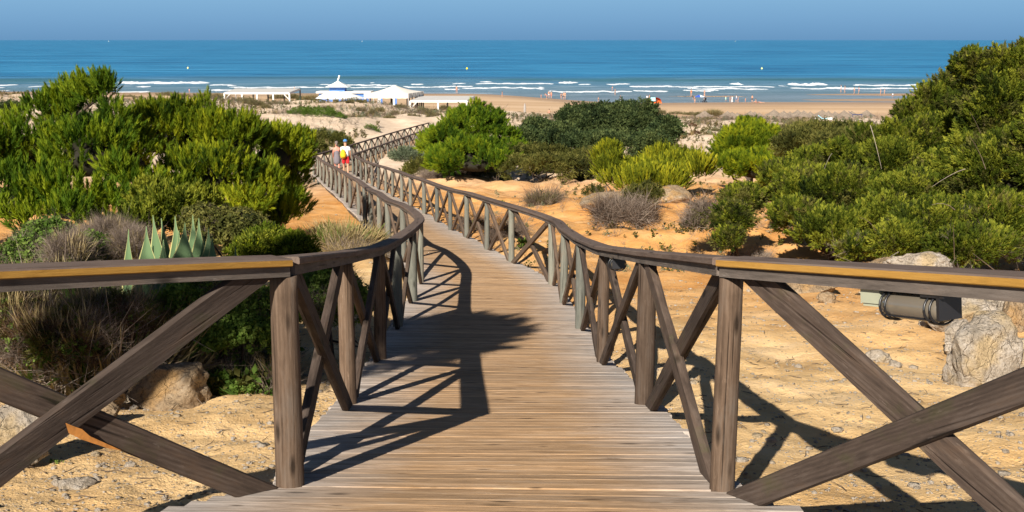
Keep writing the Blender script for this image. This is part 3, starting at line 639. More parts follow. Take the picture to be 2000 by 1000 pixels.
def bush(name, lobes, layers, label, cat, group=None, core_mat=None, trunk_r=.06, part="crown", up=.4, extra=None, core_s=.72):
    """layers: (proto, material, clumps, clump radius, tufts per clump, tuft size, up)"""
    L_ = lobes_px(lobes); over = .62 * layers[0][3] + .5 * layers[0][5]; L_ = [(c, np.maximum(r - over, r * .42)) for c, r in L_]; c0 = L_[0][0]; big = max(L_, key=lambda q: q[1][0] * q[1][2]); bx, by = big[0][0], big[0][1]; bz = gz(bx, by)
    root = empty(name, (bx, by, bz)); setp(root, label, cat, group)
    off = np.array([bx, by, bz]); first = True
    for (kind, m, nc, cr, per, sz, up_) in layers:
        if kind in ("plume", "candle", "candle_fat"): nc, per, cr = int(nc * (.78 if kind == 'plume' else .80)), int(per * (1.5 if kind == 'plume' else 1.3)), cr * .92
        P, ax, ct, C, Nn = shell(L_, nc, cr, per, up_, depth=.42 if kind in ("plume", "candle") else .25); S = sz * (.65 + .7 * rng.random(len(P)))
        V, F, T = scatter(kind, P, ax, S, np.clip(.5 + ct + .16 * rng.normal(size=len(P)), 0, 1))
        nm = part if first else "under_foliage"
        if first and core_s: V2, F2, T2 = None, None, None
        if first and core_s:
            for l_ in [q for q in L_ if min(q[1]) > .30]: V2, F2, T2 = core([l_], core_s * .90); mk("shade_filler", V2 - off, F2, F_CORE, root, attrs={"tint": T2})  # filler blob per lobe, its dark colour stands in for shade in crown gaps
        mk(nm, V - off, F, m, root, attrs={"tint": T}); first = False
    if trunk_r:
        tops = [(c - off) * [1, 1, 1] + [0, 0, r[2] * .3] for c, r in L_][:9]; stems((0, 0, -.1), tops, trunk_r).build("trunk", BARK, root, True)
    return root
def patch(name, px, py, wpx, hpx, Y, layers, label, cat, group=None, ydepth=None, n=1):
    """small plant: tufts rooted on a disc of ground. layers: (proto, mat, count, size, spread, tint)"""
    if Y is None: g = ground(px, py)
    else: g = at(px, py, Y); g = np.array([g[0], g[1], gz(g[0], g[1])])
    k = g[1] / FPX; rx = wpx / 2 * k; h = hpx * k; ry = ydepth or rx * .7; parts = {}
    for (kind, m, cnt, size, spread, tint) in layers:
        q = rng.random(cnt) * 6.28; rr = np.sqrt(rng.random(cnt)); x = g[0] + rx * rr * np.cos(q); y = g[1] + ry * rr * np.sin(q)
        z = height(x, y); dome = np.sqrt(np.clip(1 - rr ** 2, 0, 1)); lv = rng.random(cnt) ** .7 * dome * h * (1 - size * .5); P = np.stack([x, y, z + lv * (0 if size >= .99 else 1) - .01], 1)
        ax = np.stack([np.cos(q) * rr * spread, np.sin(q) * rr * spread, np.full(cnt, .8)], 1) + .25 * rng.normal(size=(cnt, 3)) * spread
        V, F, T = scatter(kind, P, ax, h * size * (.6 + .6 * rng.random(cnt)), np.clip(tint + .16 * rng.normal(size=cnt), 0, 1)); parts.setdefault(m.name, (m, []))[1].append((V, F, T))
    off = np.array([g[0], g[1], gz(g[0], g[1])]); ms = []; VV = []; mi = []
    for i, (m, lst) in enumerate(parts.values()): v, f, t = join(lst); ms.append(m); VV.append((v, f, t)); mi += [i] * len(f)
    V, F, T = join(VV); o = mk(name, V - off, F, ms, attrs={"tint": T}, mi=mi); o.location = tuple(off); setp(o, label, cat, group); return o

# ------------------------------------------------------------------ pines on the left
bush("pine_shrub", [(150, 240, 22.5, 75, 60), (195, 195, 22.3, 42, 38), (125, 205, 22.6, 35, 28), (60, 300, 21, 105, 80), (175, 310, 20.5, 100, 85), (-60, 330, 20, 110, 110), (30, 395, 18, 110, 80), (150, 400, 17.8, 110, 80), (-40, 440, 17, 80, 60), (100, 440, 16.5, 90, 45), (230, 430, 17.5, 70, 60), (250, 360, 19, 70, 60), (225, 250, 22, 55, 60), (90, 225, 22.5, 50, 40), (160, 190, 22.4, 40, 36), (215, 180, 22.2, 30, 30), (-170, 300, 22, 130, 130)],
     [("candle", F_PINE, 520, .26, 15, .25, 1.0)], "tallest dark green pine shrub, its top rising against the surf at the left edge", "pine", "coastal pines", trunk_r=.10, core_s=.82)
bush("pine_shrub", [(330, 270, 24, 95, 72), (440, 290, 24, 95, 75), (385, 240, 24.5, 70, 48), (530, 310, 25, 72, 62), (572, 300, 25.5, 42, 48), (250, 320, 22.5, 80, 80), (400, 355, 22, 100, 75), (510, 375, 22.6, 68, 68), (310, 390, 20, 75, 60), (480, 400, 20.5, 70, 48), (575, 350, 26, 30, 60), (520, 430, 23.5, 70, 75), (562, 330, 27, 55, 85), (545, 400, 26.5, 60, 75), (430, 420, 22, 80, 70), (450, 450, 21.5, 75, 55), (556, 400, 25, 34, 50), (340, 450, 19.5, 80, 50), (590, 290, 26, 34, 40)],
     [("candle", F_PINE2, 680, .27, 15, .26, 1.0)], "broad bright yellow-green pine shrub spreading from the tall pine to the walkway", "pine", "coastal pines", trunk_r=.10, core_s=.82)
# right-hand and distant pines
bush("round_pine_bush", [(925, 275, 58, 72, 62), (870, 290, 57, 45, 48), (975, 290, 58, 48, 48), (905, 245, 59, 42, 32), (950, 240, 59, 35, 30), (920, 305, 55, 82, 38), (925, 322, 54, 92, 38), (880, 326, 54, 50, 30), (980, 326, 54, 50, 30), (845, 285, 58, 32, 44), (1000, 305, 56, 36, 34), (870, 312, 55, 46, 26), (925, 222, 59, 26, 20)],
     [("candle_fat", F_PINE, 330, .38, 20, .34, .6)], "round bright green pine bush beside the far end of the boardwalk", "pine", "coastal pines", trunk_r=.1, core_s=.66)
bush("low_pine_bush", [(1470, 290, 42, 72, 46), (1430, 305, 42, 42, 38), (1525, 300, 42, 40, 38), (1465, 262, 43, 35, 24), (1480, 335, 39, 74, 40), (1420, 335, 39, 40, 30), (1545, 330, 38, 50, 34)],
     [("candle_fat", F_PINE2, 260, .32, 20, .30, .8)], "low bright green pine bush with upright shoots between the yellow bush and the junipers", "pine", "coastal pines", trunk_r=.07)
bush("yellow_green_bush", [(1260, 350, 37, 86, 36), (1215, 358, 36.5, 52, 28), (1320, 334, 38, 56, 32), (1358, 326, 39, 36, 28), (1270, 362, 35.5, 74, 34), (1300, 314, 39.5, 50, 22), (1365, 340, 37, 34, 40), (1195, 340, 37, 36, 40)],
     [("shoot", F_YEL, 380, .24, 20, .34, 1.0)], "yellow-green feathery bush above the orange bank", "bush", None, trunk_r=.04, core_s=.66)
bush("yellow_green_bush", [(1190, 305, 40, 16, 18), (1175, 312, 40, 14, 12)], [("shoot", F_YEL, 60, .2, 14, .34, 1.0)], "small yellow-green sprig bush just left of the larger yellow one", "bush", None, trunk_r=.03, core_s=.5)
# ------------------------------------------------------------------ junipers
bush("dark_juniper", [(1175, 255, 62, 90, 48), (1130, 240, 62, 45, 34), (1215, 235, 62, 55, 32), (1250, 250, 61, 42, 34), (1180, 285, 59, 95, 22), (1105, 275, 61, 45, 32), (1255, 218, 61, 14, 14)],
     [("fan", F_JUND, 460, .42, 18, .36, .12)], "large dark green juniper with fanned sprays in the middle distance", "juniper", "junipers", trunk_r=.1)
bush("dark_juniper", [(1292, 268, 58, 28, 20), (1305, 255, 58, 12, 14), (1275, 285, 57, 30, 18)], [("fan", F_JUND, 110, .35, 12, .42, .3)], "small juniper branching out to the right of the large dark juniper", "juniper", "junipers", trunk_r=.05)
bush("dark_juniper", [(1048, 262, 64, 28, 26), (1070, 285, 62, 32, 26), (1030, 280, 62, 22, 26)], [("fan", F_JUND, 170, .4, 12, .42, .1)], "dark juniper between the round pine bush and the large dark juniper", "juniper", "junipers", trunk_r=.05)
bush("olive_shrub", [(1060, 312, 55, 54, 30), (1075, 330, 53, 70, 26), (1025, 330, 53, 50, 26), (1130, 330, 54, 50, 22), (1010, 315, 55, 44, 28), (1105, 318, 55, 46, 24), (1150, 312, 56, 40, 20)], [("spray", F_OLIVE, 170, .3, 12, .32, .4)], "olive green scrub below the dark junipers", "shrub", None, trunk_r=.04)
bush("juniper_tree", [(1945, 250, 18.5, 75, 110), (1965, 168, 18.6, 45, 58), (1915, 215, 18.6, 32, 80), (2010, 200, 18.5, 70, 120), (1950, 350, 17.5, 90, 90), (2060, 330, 17, 90, 130), (1895, 320, 18, 50, 60), (1957, 134, 18.6, 14, 28), (1902, 135, 18.7, 9, 30), (1990, 145, 18.7, 22, 24), (1893, 145, 18.7, 12, 34), (1956, 128, 18.6, 12, 30), (1925, 172, 18.6, 12, 38), (1985, 142, 18.7, 12, 34), (1940, 440, 16.8, 85, 70), (2050, 470, 16.5, 90, 70)],
     [("plume", F_JUN, 720, .19, 20, .19, .45), ("plume", F_OLIVE, 260, .2, 14, .17, .3)], "tallest juniper, rising above the horizon at the right edge", "juniper", "junipers", trunk_r=.11, core_s=.84)
bush("juniper_tree", [(1800, 300, 21, 75, 75), (1835, 235, 21.2, 38, 40), (1790, 245, 21.3, 28, 40), (1765, 262, 21.3, 30, 30), (1745, 330, 20.5, 60, 60), (1850, 360, 20, 70, 70), (1820, 205, 21.3, 14, 26), (1840, 182, 21.4, 12, 36), (1815, 205, 21.3, 12, 38), (1778, 232, 21.3, 12, 34), (1745, 270, 21, 12, 34), (1862, 225, 21, 12, 34), (1780, 400, 19, 80, 65), (1870, 270, 20.5, 30, 50)],
     [("plume", F_JUN, 600, .19, 20, .20, .5), ("plume", F_OLIVE, 200, .2, 14, .17, .3)], "juniper with pointed leader shoots left of the tallest juniper", "juniper", "junipers", trunk_r=.09, core_s=.84)
bush("juniper_tree", [(1650, 400, 20, 95, 75), (1580, 390, 20.5, 75, 65), (1700, 340, 21.5, 75, 55), (1690, 282, 21.5, 12, 30), (1640, 312, 21.5, 12, 28), (1560, 440, 19, 60, 55), (1640, 460, 18.5, 90, 50), (1540, 360, 23, 60, 45), (1740, 440, 18.5, 80, 60), (1600, 330, 24, 70, 40)],
     [("plume", F_JUN, 660, .19, 20, .20, .5), ("plume", F_OLIVE, 240, .2, 14, .17, .3)], "low spreading juniper whose olive green mass covers the bank above the sand path", "juniper", "junipers", trunk_r=.09, core_s=.84)
bush("juniper_tree", [(1830, 455, 17, 95, 60), (1760, 480, 16.6, 60, 40), (1900, 490, 16, 80, 45), (1680, 495, 17, 50, 24)],
     [("plume", F_JUN, 360, .17, 18, .18, .45), ("plume", F_OLIVE, 130, .18, 14, .15, .3), ("twigfine", F_DRY, 70, .12, 4, .16, .3)], "low juniper skirt growing right behind the pale boulders", "juniper", "junipers", trunk_r=.06, core_s=.82)
bush("green_scrub", [(1610, 275, 34, 80, 22), (1700, 290, 30, 60, 30), (1560, 290, 33, 50, 24), (1660, 300, 28, 80, 28)], [("spray", F_OLIVE, 420, .28, 14, .26, .4)], "low dark scrub stretching behind the spreading juniper below the thatched parasols", "shrub", None, trunk_r=.04)
bush("rusty_juniper", [(1432, 440, 19.8, 38, 44), (1425, 475, 19.4, 28, 26), (1450, 400, 20.5, 40, 36)], [("plume", F_JUN, 150, .14, 14, .17, .7), ("spray", F_OLIVE, 90, .14, 12, .16, .5)], "small upright olive juniper at the edge of the orange bank", "juniper", "junipers", trunk_r=.04)
# ------------------------------------------------------------------ scrub on the left, nearer than the pines
bush("olive_juniper", [(330, 430, 14.5, 72, 58), (385, 420, 15, 50, 50), (270, 455, 14, 55, 40), (300, 400, 15.2, 45, 36)], [("plume", F_JUN, 250, .15, 12, .20, .7)], "olive green juniper shrub in front of the bright pine and behind the agave", "juniper", "junipers", trunk_r=.04, core_s=.7)
bush("green_shrub", [(100, 475, 12.5, 55, 40), (60, 505, 12, 60, 30), (180, 500, 11.5, 45, 22)], [("leafy", F_GREEN, 200, .13, 16, .12, .5), ("twigfine", F_DRY, 60, .12, 5, .14, .5)], "loose light green shrub under the left pine", "shrub", None, trunk_r=.02, core_s=.6)
bush("brown_brushwood", [(215, 485, 12, 60, 26), (265, 500, 11.5, 45, 20), (140, 505, 11, 30, 14)], [("twigfine", F_DRY, 220, .13, 6, .17, .7), ("grass", F_STRAW, 70, .12, 4, .22, .8), ("leafy", F_OLIVE, 70, .12, 8, .07, .5)], "dry brown brushwood left of the agave", "brush", "dry bushes", trunk_r=0, core_s=0)
bush("flowering_bush", [(440, 455, 12.5, 72, 42), (400, 440, 13, 42, 34), (490, 465, 12.2, 40, 32)], [("leafy", F_OLIVE, 240, .13, 15, .11, .5), ("twigfine", F_DRY, 60, .12, 5, .1, .6), ("leafy", F_PINK, 60, .10, 8, .08, .9)], "bush with dry pinkish flower heads right behind the agave", "bush", None, trunk_r=.02, core_s=.62)
bush("bright_shrub", [(530, 495, 11.5, 60, 34), (575, 505, 11.3, 32, 26), (490, 510, 11.2, 34, 20)], [("spray", F_JUN, 150, .13, 20, .12, .7), ("spray", F_PINE2, 50, .12, 14, .12, .8)], "bright yellow-green shrub behind the bend of the left railing", "shrub", None, trunk_r=.02, core_s=.65)
bush("leafy_shrub", [(440, 600, 9.3, 95, 55), (520, 620, 9.6, 70, 50), (360, 600, 9.2, 60, 45), (470, 660, 9.0, 90, 28)], [("leafy", F_GREEN, 330, .12, 18, .09, .4), ("twigfine", F_DRY, 60, .12, 5, .12, .4)], "dark leafy shrub growing around the foot of the agave, behind the near left post", "shrub", None, trunk_r=.02, core_s=.72)
bush("leafy_shrub", [(640, 560, 10.5, 55, 42), (690, 600, 10.2, 34, 34), (620, 610, 10, 50, 34)], [("leafy", F_GREEN, 190, .11, 16, .09, .4), ("twigfine", F_DRY, 40, .12, 5, .12, .4)], "leafy green shrub seen between the near left posts", "shrub", None, trunk_r=.02, core_s=.7)
bush("dead_bush", [(110, 670, 8.4, 120, 60), (220, 640, 8.8, 95, 60), (20, 640, 8.6, 100, 70), (60, 590, 9.4, 110, 50)], [("twigfine", F_RUST, 200, .12, 7, .13, .4), ("twigfine", F_DRY, 120, .12, 6, .16, .6), ("leafy", F_RUST, 150, .12, 10, .06, .2), ("leafy", F_GREEN, 190, .13, 12, .07, .4), ("spray", F_OLIVE, 160, .13, 10, .11, .4), ("grass", F_STRAW, 50, .1, 5, .26, 1.0)], "rusty brown dead bush at the bottom left, behind the slanting braces", "bush", "dry bushes", trunk_r=0, core_s=.5)
patch("straw_grass", 180, 720, 330, 185, 9.1, [("grass", F_STRAW, 210, 1, .55, .5), ("twigfine", F_DRY, 120, 1, .6, .6), ("bladeplant", F_GREEN, 60, .75, .6, .4)], "tall dry straw-coloured grass standing in the dead bush", "grass clump", ydepth=.6)
patch("green_weed", 60, 720, 110, 160, 8.7, [("leafy", F_GREEN, 60, .3, .6, .5), ("bladeplant", F_GREEN, 25, 1, .6, .6)], "tall green weed at the left edge behind the broken brace", "plant")
patch("green_weed", 330, 700, 110, 30, 8.6, [("bladeplant", F_GREEN, 22, 1, .9, .6)], "green leafy weeds right behind the square rock", "plant")
patch("green_weed", 490, 700, 140, 34, 8.7, [("bladeplant", F_GREEN, 26, 1, .9, .3), ("leafy", F_GREEN, 40, .5, .9, .4)], "low green weeds between the square rock and the near left post", "plant")
patch("green_sprout", 478, 778, 34, 36, None, [("leafy", F_GREEN, 14, .6, .5, .7)], "single green sprout on the sand left of the near post", "plant")
patch("green_sprout", 112, 905, 24, 14, None, [("leafy", F_GREEN, 9, .8, .6, .7)], "tiny green sprout on the sand at the bottom left", "plant")
patch("tan_grass_tuft", 664, 492, 105, 78, None, [("grass", F_STRAW, 330, 1, 1.3, .55), ("grass", F_GREEN, 40, 1, .7, .7)], "arching tan grass tuft beside the left railing", "grass clump", ydepth=.4)
patch("tan_grass_tuft", 690, 500, 90, 40, None, [("grass", F_STRAW, 220, 1, 1.2, .4), ("twigfine", F_DRY, 60, 1, .8, .5)], "lower dry grass tuft just in front of the arching one", "grass clump", ydepth=.5)
patch("tan_grass_tuft", 640, 455, 34, 30, None, [("bladeplant", F_GREEN, 40, 1, .7, .6), ("grass", F_STRAW, 40, 1, .7, .5)], "greenish grass tuft left of the arching tan tuft", "grass clump", ydepth=.3)
# right side scrub
bush("dry_bush", [(1215, 435, 24.5, 62, 28), (1180, 430, 24.5, 30, 26), (1262, 432, 24.5, 34, 16)], [("twig", F_DRY, 80, .14, 4, .36, .8), ("twigfine", F_RUST, 60, .12, 5, .26, .6), ("leafy", F_OLIVE, 70, .14, 8, .10, .6)], "grey-brown leafless bush on the orange bank behind the right railing", "bush", "dry bushes", trunk_r=0, core_s=0)
bush("dry_bush", [(1375, 430, 21, 38, 34), (1350, 445, 21, 22, 20)], [("twig", F_DRY, 50, .10, 4, .26, .7), ("leafy", F_OLIVE, 90, .14, 8, .10, .6)], "twiggy half-dead bush touching the small upright juniper", "bush", "dry bushes", trunk_r=0, core_s=0)
bush("olive_shrub", [(1248, 392, 30, 30, 14), (1265, 385, 30, 16, 10)], [("spray", F_OLIVE, 50, .2, 14, .22, .6)], "small olive shrub between the two flat rocks", "shrub", None, trunk_r=.02, core_s=.6)
patch("dry_tuft", 1060, 402, 46, 38, None, [("twigfine", F_DRY, 60, 1, .8, .4), ("grass", F_DUNE, 70, 1, .7, .5)], "brown twiggy tuft alone on the open orange sand", "grass clump")
patch("dry_scrub", 870, 352, 90, 24, None, [("twigfine", F_DRY, 120, 1, 1, .55), ("twigfine", F_DRY, 100, .7, 1, .7)], "low grey dead scrub in front of the round pine bush", "shrub", "dry bushes")
patch("low_juniper", 955, 350, 80, 20, None, [("spray", F_GREY, 260, .6, 1, .5)], "flat grey-green juniper mat on the sand in front of the round pine bush", "shrub")
patch("low_juniper", 830, 345, 80, 34, None, [("spray", F_OLIVE, 300, .5, .9, .6)], "dark low bush between the right railing and the round pine bush", "shrub")
patch("low_juniper", 800, 318, 70, 26, None, [("spray", F_GREY, 240, .55, 1, .4)], "grey-green mat beside the far railing corner", "shrub")
patch("low_juniper", 850, 300, 46, 26, None, [("spray", F_GREY, 160, .5, 1, .3)], "grey-green sprays at the left foot of the round pine bush", "shrub")
patch("low_juniper", 1065, 345, 50, 26, None, [("spray", F_OLIVE, 160, .55, 1, .5)], "small spiky olive shrub on the sand below the dark juniper", "shrub")
patch("low_juniper", 1131, 350, 42, 24, None, [("bladeplant", F_OLIVE, 110, 1, .9, .5)], "rounded spiky tuft to the left of the yellow-green bush", "shrub")
patch("low_juniper", 1120, 330, 70, 18, None, [("spray", F_GREY, 180, .6, 1, .5)], "pale grey-green scrub under the large dark juniper", "shrub")
patch("low_juniper", 1160, 374, 40, 22, None, [("spray", F_OLIVE, 90, .6, 1, .4)], "little dark shrub at the left foot of the yellow-green bush", "shrub")
patch("green_weed", 978, 392, 16, 14, None, [("leafy", F_GREEN, 16, .7, .7, .6)], "single green plant behind the right railing on orange sand", "plant")
patch("green_weed", 1003, 398, 10, 8, None, [("leafy", F_GREEN, 8, .8, .7, .4)], "tiny green plant next to the single green one behind the railing", "plant")
patch("green_weed", 1025, 488, 26, 22, None, [("leafy", F_GREEN, 30, .7, .8, .6)], "small green plant seen through the sharp bend of the right railing", "plant")
patch("dry_scrub", 985, 462, 60, 40, None, [("twigfine", F_DRY, 70, 1, .8, .4), ("leafy", F_OLIVE, 20, .3, .8, .5)], "dry twigs seen between the middle posts of the right railing", "shrub", "dry bushes")
patch("dry_scrub", 925, 450, 46, 34, None, [("twigfine", F_DRY, 50, 1, .8, .4), ("leafy", F_OLIVE, 24, .3, .8, .5)], "small leafy dry scrub farther along the right railing", "shrub", "dry bushes")
patch("dead_branches", 1840, 545, 120, 40, 14.2, [("twigfine", F_DRY, 130, 1, 1.2, .7), ("twig", F_DRY, 40, 1, 1.2, .8)], "tangle of bleached dead branches behind the upper boulders", "brush", "dry bushes")
patch("dead_branches", 1470, 470, 60, 30, 20.5, [("twigfine", F_DRY, 80, 1, 1.0, .8)], "bleached dead twigs beside the small upright juniper", "brush", "dry bushes")
# dunes
def mat_bush(px, py, wpx, hpx, m, label, kind="spray", n=400, sz=.5, name="dune_mat", cat="ground plant"):
    return patch(name, px, py, wpx, hpx, None, [(kind, m, n, sz, .9, .5)], label, cat)
mat_bush(620, 242, 108, 16, F_GREEN, "long low green mat of plants lying on the dune slope", n=420, sz=.5)
mat_bush(615, 262, 120, 22, F_GREY, "grey-green creeping juniper at the back of the bright pine", n=420, sz=.45)
mat_bush(640, 280, 90, 30, F_OLIVE, "olive green mound behind the walkers' railing corner", n=420, sz=.45)
mat_bush(600, 298, 70, 34, F_OLIVE, "dark olive mound right behind the pine's right end", n=300, sz=.45)
mat_bush(727, 259, 24, 11, F_GREEN, "small round green cushion on bare sand above the far railing", n=90, sz=.6)
mat_bush(12, 225, 50, 30, F_JUND, "dark juniper clump at the left edge behind the tall pine", n=150, sz=.5)
DN = [(415, 190, 60, 12), (330, 186, 50, 8), (360, 189, 26, 7), (485, 202, 24, 14), (500, 205, 26, 12), (545, 192, 34, 9), (556, 200, 22, 7), (573, 192, 14, 10), (588, 196, 13, 9), (609, 198, 24, 16), (665, 196, 28, 9), (702, 206, 20, 9),
      (618, 215, 15, 9), (640, 215, 20, 8), (658, 219, 17, 9), (684, 207, 10, 7), (705, 217, 18, 8), (728, 222, 16, 13), (742, 218, 14, 10), (770, 222, 15, 9), (783, 213, 22, 8), (808, 226, 20, 9), (828, 222, 28, 16), (845, 228, 22, 8), (760, 234, 22, 7), (700, 232, 14, 5),
      (590, 222, 40, 5), (550, 221, 30, 6), (520, 214, 16, 7), (868, 214, 18, 9), (886, 219, 24, 11), (905, 214, 14, 10), (1030, 235, 20, 7), (1050, 236, 22, 8), (1075, 230, 16, 6), (25, 190, 30, 5), (250, 188, 26, 5), (270, 190, 20, 4),
      (1353, 252, 14, 7), (1357, 264, 22, 8), (1391, 266, 18, 5), (1400, 255, 20, 7), (1420, 258, 12, 5), (1365, 226, 18, 8), (1320, 222, 24, 6), (1345, 224, 22, 7), (1290, 222, 18, 8), (1392, 226, 24, 16), (1330, 240, 30, 5), (1300, 250, 22, 6), (1375, 240, 26, 6),
      (1410, 236, 30, 6), (1450, 240, 24, 7), (1440, 228, 26, 6), (1480, 250, 28, 7), (1510, 262, 30, 6), (1330, 256, 16, 6), (1460, 232, 22, 7), (1575, 250, 50, 26), (1545, 252, 34, 18), (1645, 248, 30, 22), (1660, 255, 34, 14), (1700, 245, 34, 8), (1730, 238, 30, 10),
      (1690, 258, 30, 8), (1740, 252, 36, 9), (1720, 262, 26, 9), (1620, 262, 20, 6), (1750, 222, 24, 7), (1775, 226, 22, 7), (1490, 238, 26, 7), (1520, 246, 20, 6)]
_lab = {0: "broad fuzzy brown grass clump on the dune crest above the bright pine", 22: "largest round grey-brown shrub below the white pergola", 9: "tall straw grass clump to the left of the white canopy", 10: "brown grass clump growing in front of the white canopy",
        47: "upright green-gold grass clump among the thatched parasols", 56: "large brown-green grass clump left of the white loungers", 58: "yellowish grass clump right of the white loungers", 38: "small dark brown cushion on pale sand, the upper of a pair", 39: "small dark brown cushion on pale sand, the lower of a pair"}
MARKS = [(0, 300, "on the dune crest behind the tall pine"), (300, 400, "on the dune crest above the bright pine"), (400, 560, "before the long low pergola"), (560, 625, "left of the round white awning"), (625, 700, "below the round white awning"),
         (700, 760, "below the left half of the pyramid canopy"), (760, 800, "below the right half of the pyramid canopy"), (800, 860, "below the left end of the white pergola"), (860, 1010, "beneath the white pergola, above the round pine"), (1010, 1200, "left of the large dark juniper on pale sand"),
         (1200, 1350, "right of the large dark juniper"), (1350, 1410, "above the yellow-green bush"), (1410, 1500, "behind the low pine bush"), (1500, 1600, "below the left half of the thatched parasol row"), (1600, 1680, "below the right half of the thatched parasol row"), (1680, 1800, "beyond the right end of the parasol row")]
ORD = ["first", "second", "third", "fourth", "fifth", "sixth", "seventh", "eighth", "ninth"]
def mark(px):
    return next(q for q in MARKS if q[0] <= px < q[1])
for i, (px, py, wp, hp) in enumerate(DN):
    side = "left" if px < 1000 else "right"
    mk_a = mark(px); peers = sorted((q[0], q[1]) for j, q in enumerate(DN) if j not in _lab and mark(q[0]) is mk_a)
    if i in _lab: lb = _lab[i]
    else: lb = ("dry shrub " if len(peers) == 1 else ORD[peers.index((px, py))] + " dry shrub from the left ") + mk_a[2]
    a = [("twigfine", F_DUNE, 60, 1, .9, .45), ("spray", F_DUNE, 70, .5, .9, .5)] if i % 3 else [("grass", F_DUNE, 110, 1, .7, .6), ("spray", F_DUNE, 30, .5, .9, .4)]
    if i in (38, 39): a = [("spray", F_RUST, 100, .5, .9, .6)]
    if i in (0, 9, 47, 58): a = [("grass", F_STRAW, 160, 1, .8, .3), ("grass", F_DUNE, 120, 1, .7, .6)]
    patch("dune_shrub", px, py + 1, wp, hp, None, a, lb, "shrub", ("dry shrubs on the left dunes" if px < 1000 else "dry shrubs on the right dunes") if i not in _lab else "distinct dune shrubs")
def dune_litter():
    """uncountable little plants and litter over the dunes and the open sand"""
    parts = []; mats = [F_DUNE, F_GREY, F_DRY, F_STRAW]; mi = []; V_ = []
    for j, (m, kind, cnt, sz) in enumerate(((F_DUNE, "leafy", 11000, .48), (F_GREY, "spray", 5000, .42), (F_DUNE, "twig", 8000, .58), (F_STRAW, "grass", 4500, .52))):
        y = 66 + (182 - 66) * rng.random(cnt * 3) ** .8; u = rng.random(cnt * 3) * 1.3 - .62; x = u * y
        k = (fbm(x / 5, y / 8, 3, 31 + j) > .12) & ~((x > -12) & (x < -6.) & (y < 110)); x, y = x[k][:cnt], y[k][:cnt]
        P = np.stack([x, y, height(x, y) - .02], 1); ax = np.stack([.3 * rng.normal(size=len(x)), .3 * rng.normal(size=len(x)), np.ones(len(x))], 1)
        v = scatter(kind, P, ax, sz * (.3 + 1.3 * rng.random(len(x)) ** 2), .05 + .5 * rng.random(len(x))); V_.append(v); mi += [j] * len(v[1])
    V, F, T = join(V_); setp(mk("dune_scrub", V, F, [F_DUNE, F_GREY, F_DRY, F_STRAW], attrs={"tint": T}, mi=mi), "sparse small dry plants dotted all over the dunes", "ground cover", kind="stuff")
    V_ = []; mi = []
    for j, (m, kind, cnt, sz) in enumerate(((F_OLIVE, "leafy", 700, .20), (F_DRY, "twig", 900, .22), (F_GREY, "spray", 400, .16))):
        y = 19 + 46 * rng.random(cnt * 3); u = rng.random(cnt * 3) * .55 - .02; x = u * y
        k = fbm(x / 3, y / 4, 3, 51 + j) > .1; x, y = x[k][:cnt], y[k][:cnt]
        P = np.stack([x, y, height(x, y) - .02], 1); ax = np.stack([.4 * rng.normal(size=len(x)), .4 * rng.normal(size=len(x)), np.ones(len(x))], 1)
        v = scatter(kind, P, ax, sz * (.4 + 1.1 * rng.random(len(x))), .35 + .4 * rng.random(len(x))); V_.append(v); mi += [j] * len(v[1])
    V, F, T = join(V_); setp(mk("low_weeds", V, F, [F_OLIVE, F_DRY, F_GREY], attrs={"tint": T}, mi=mi), "sparse little weeds on the orange sand", "ground cover", kind="stuff")
    # undergrowth between the shrubs on the left, under the pines
    V_ = []; mi = []
    for j, (m, kind, cnt, sz) in enumerate(((F_OLIVE, "leafy", 4600, .18), (F_DRY, "twigfine", 1700, .20), (F_STRAW, "grass", 750, .32), (F_RUST, "leafy", 1500, .12), (F_GREEN, "leafy", 3000, .17))):
        y = 8.6 + 11 * rng.random(cnt * 2) ** 1.2; u = -.62 + .46 * rng.random(cnt * 2); x = u * y; lim = np.interp(y, [8, 9, 11, 14, 17, 20], [-1.75, -1.85, -2.15, -3.0, -4.2, -5.2]); k = (x < lim) & (fbm(x / .7, y / .7, 3, 71 + j) > -.35)
        x, y = x[k][:cnt], y[k][:cnt]; P = np.stack([x, y, height(x, y) - .02], 1); ax = np.stack([.4 * rng.normal(size=len(x)), .4 * rng.normal(size=len(x)), np.ones(len(x))], 1)
        v = scatter(kind, P, ax, sz * (.5 + 1.1 * rng.random(len(x))), .3 + .4 * rng.random(len(x))); V_.append(v); mi += [j] * len(v[1])
    V, F, T = join(V_); setp(mk("undergrowth", V, F, [F_OLIVE, F_DRY, F_STRAW, F_RUST, F_GREEN], attrs={"tint": T}, mi=mi), "tangled dry and green undergrowth below the pines", "undergrowth", kind="stuff")
dune_litter()

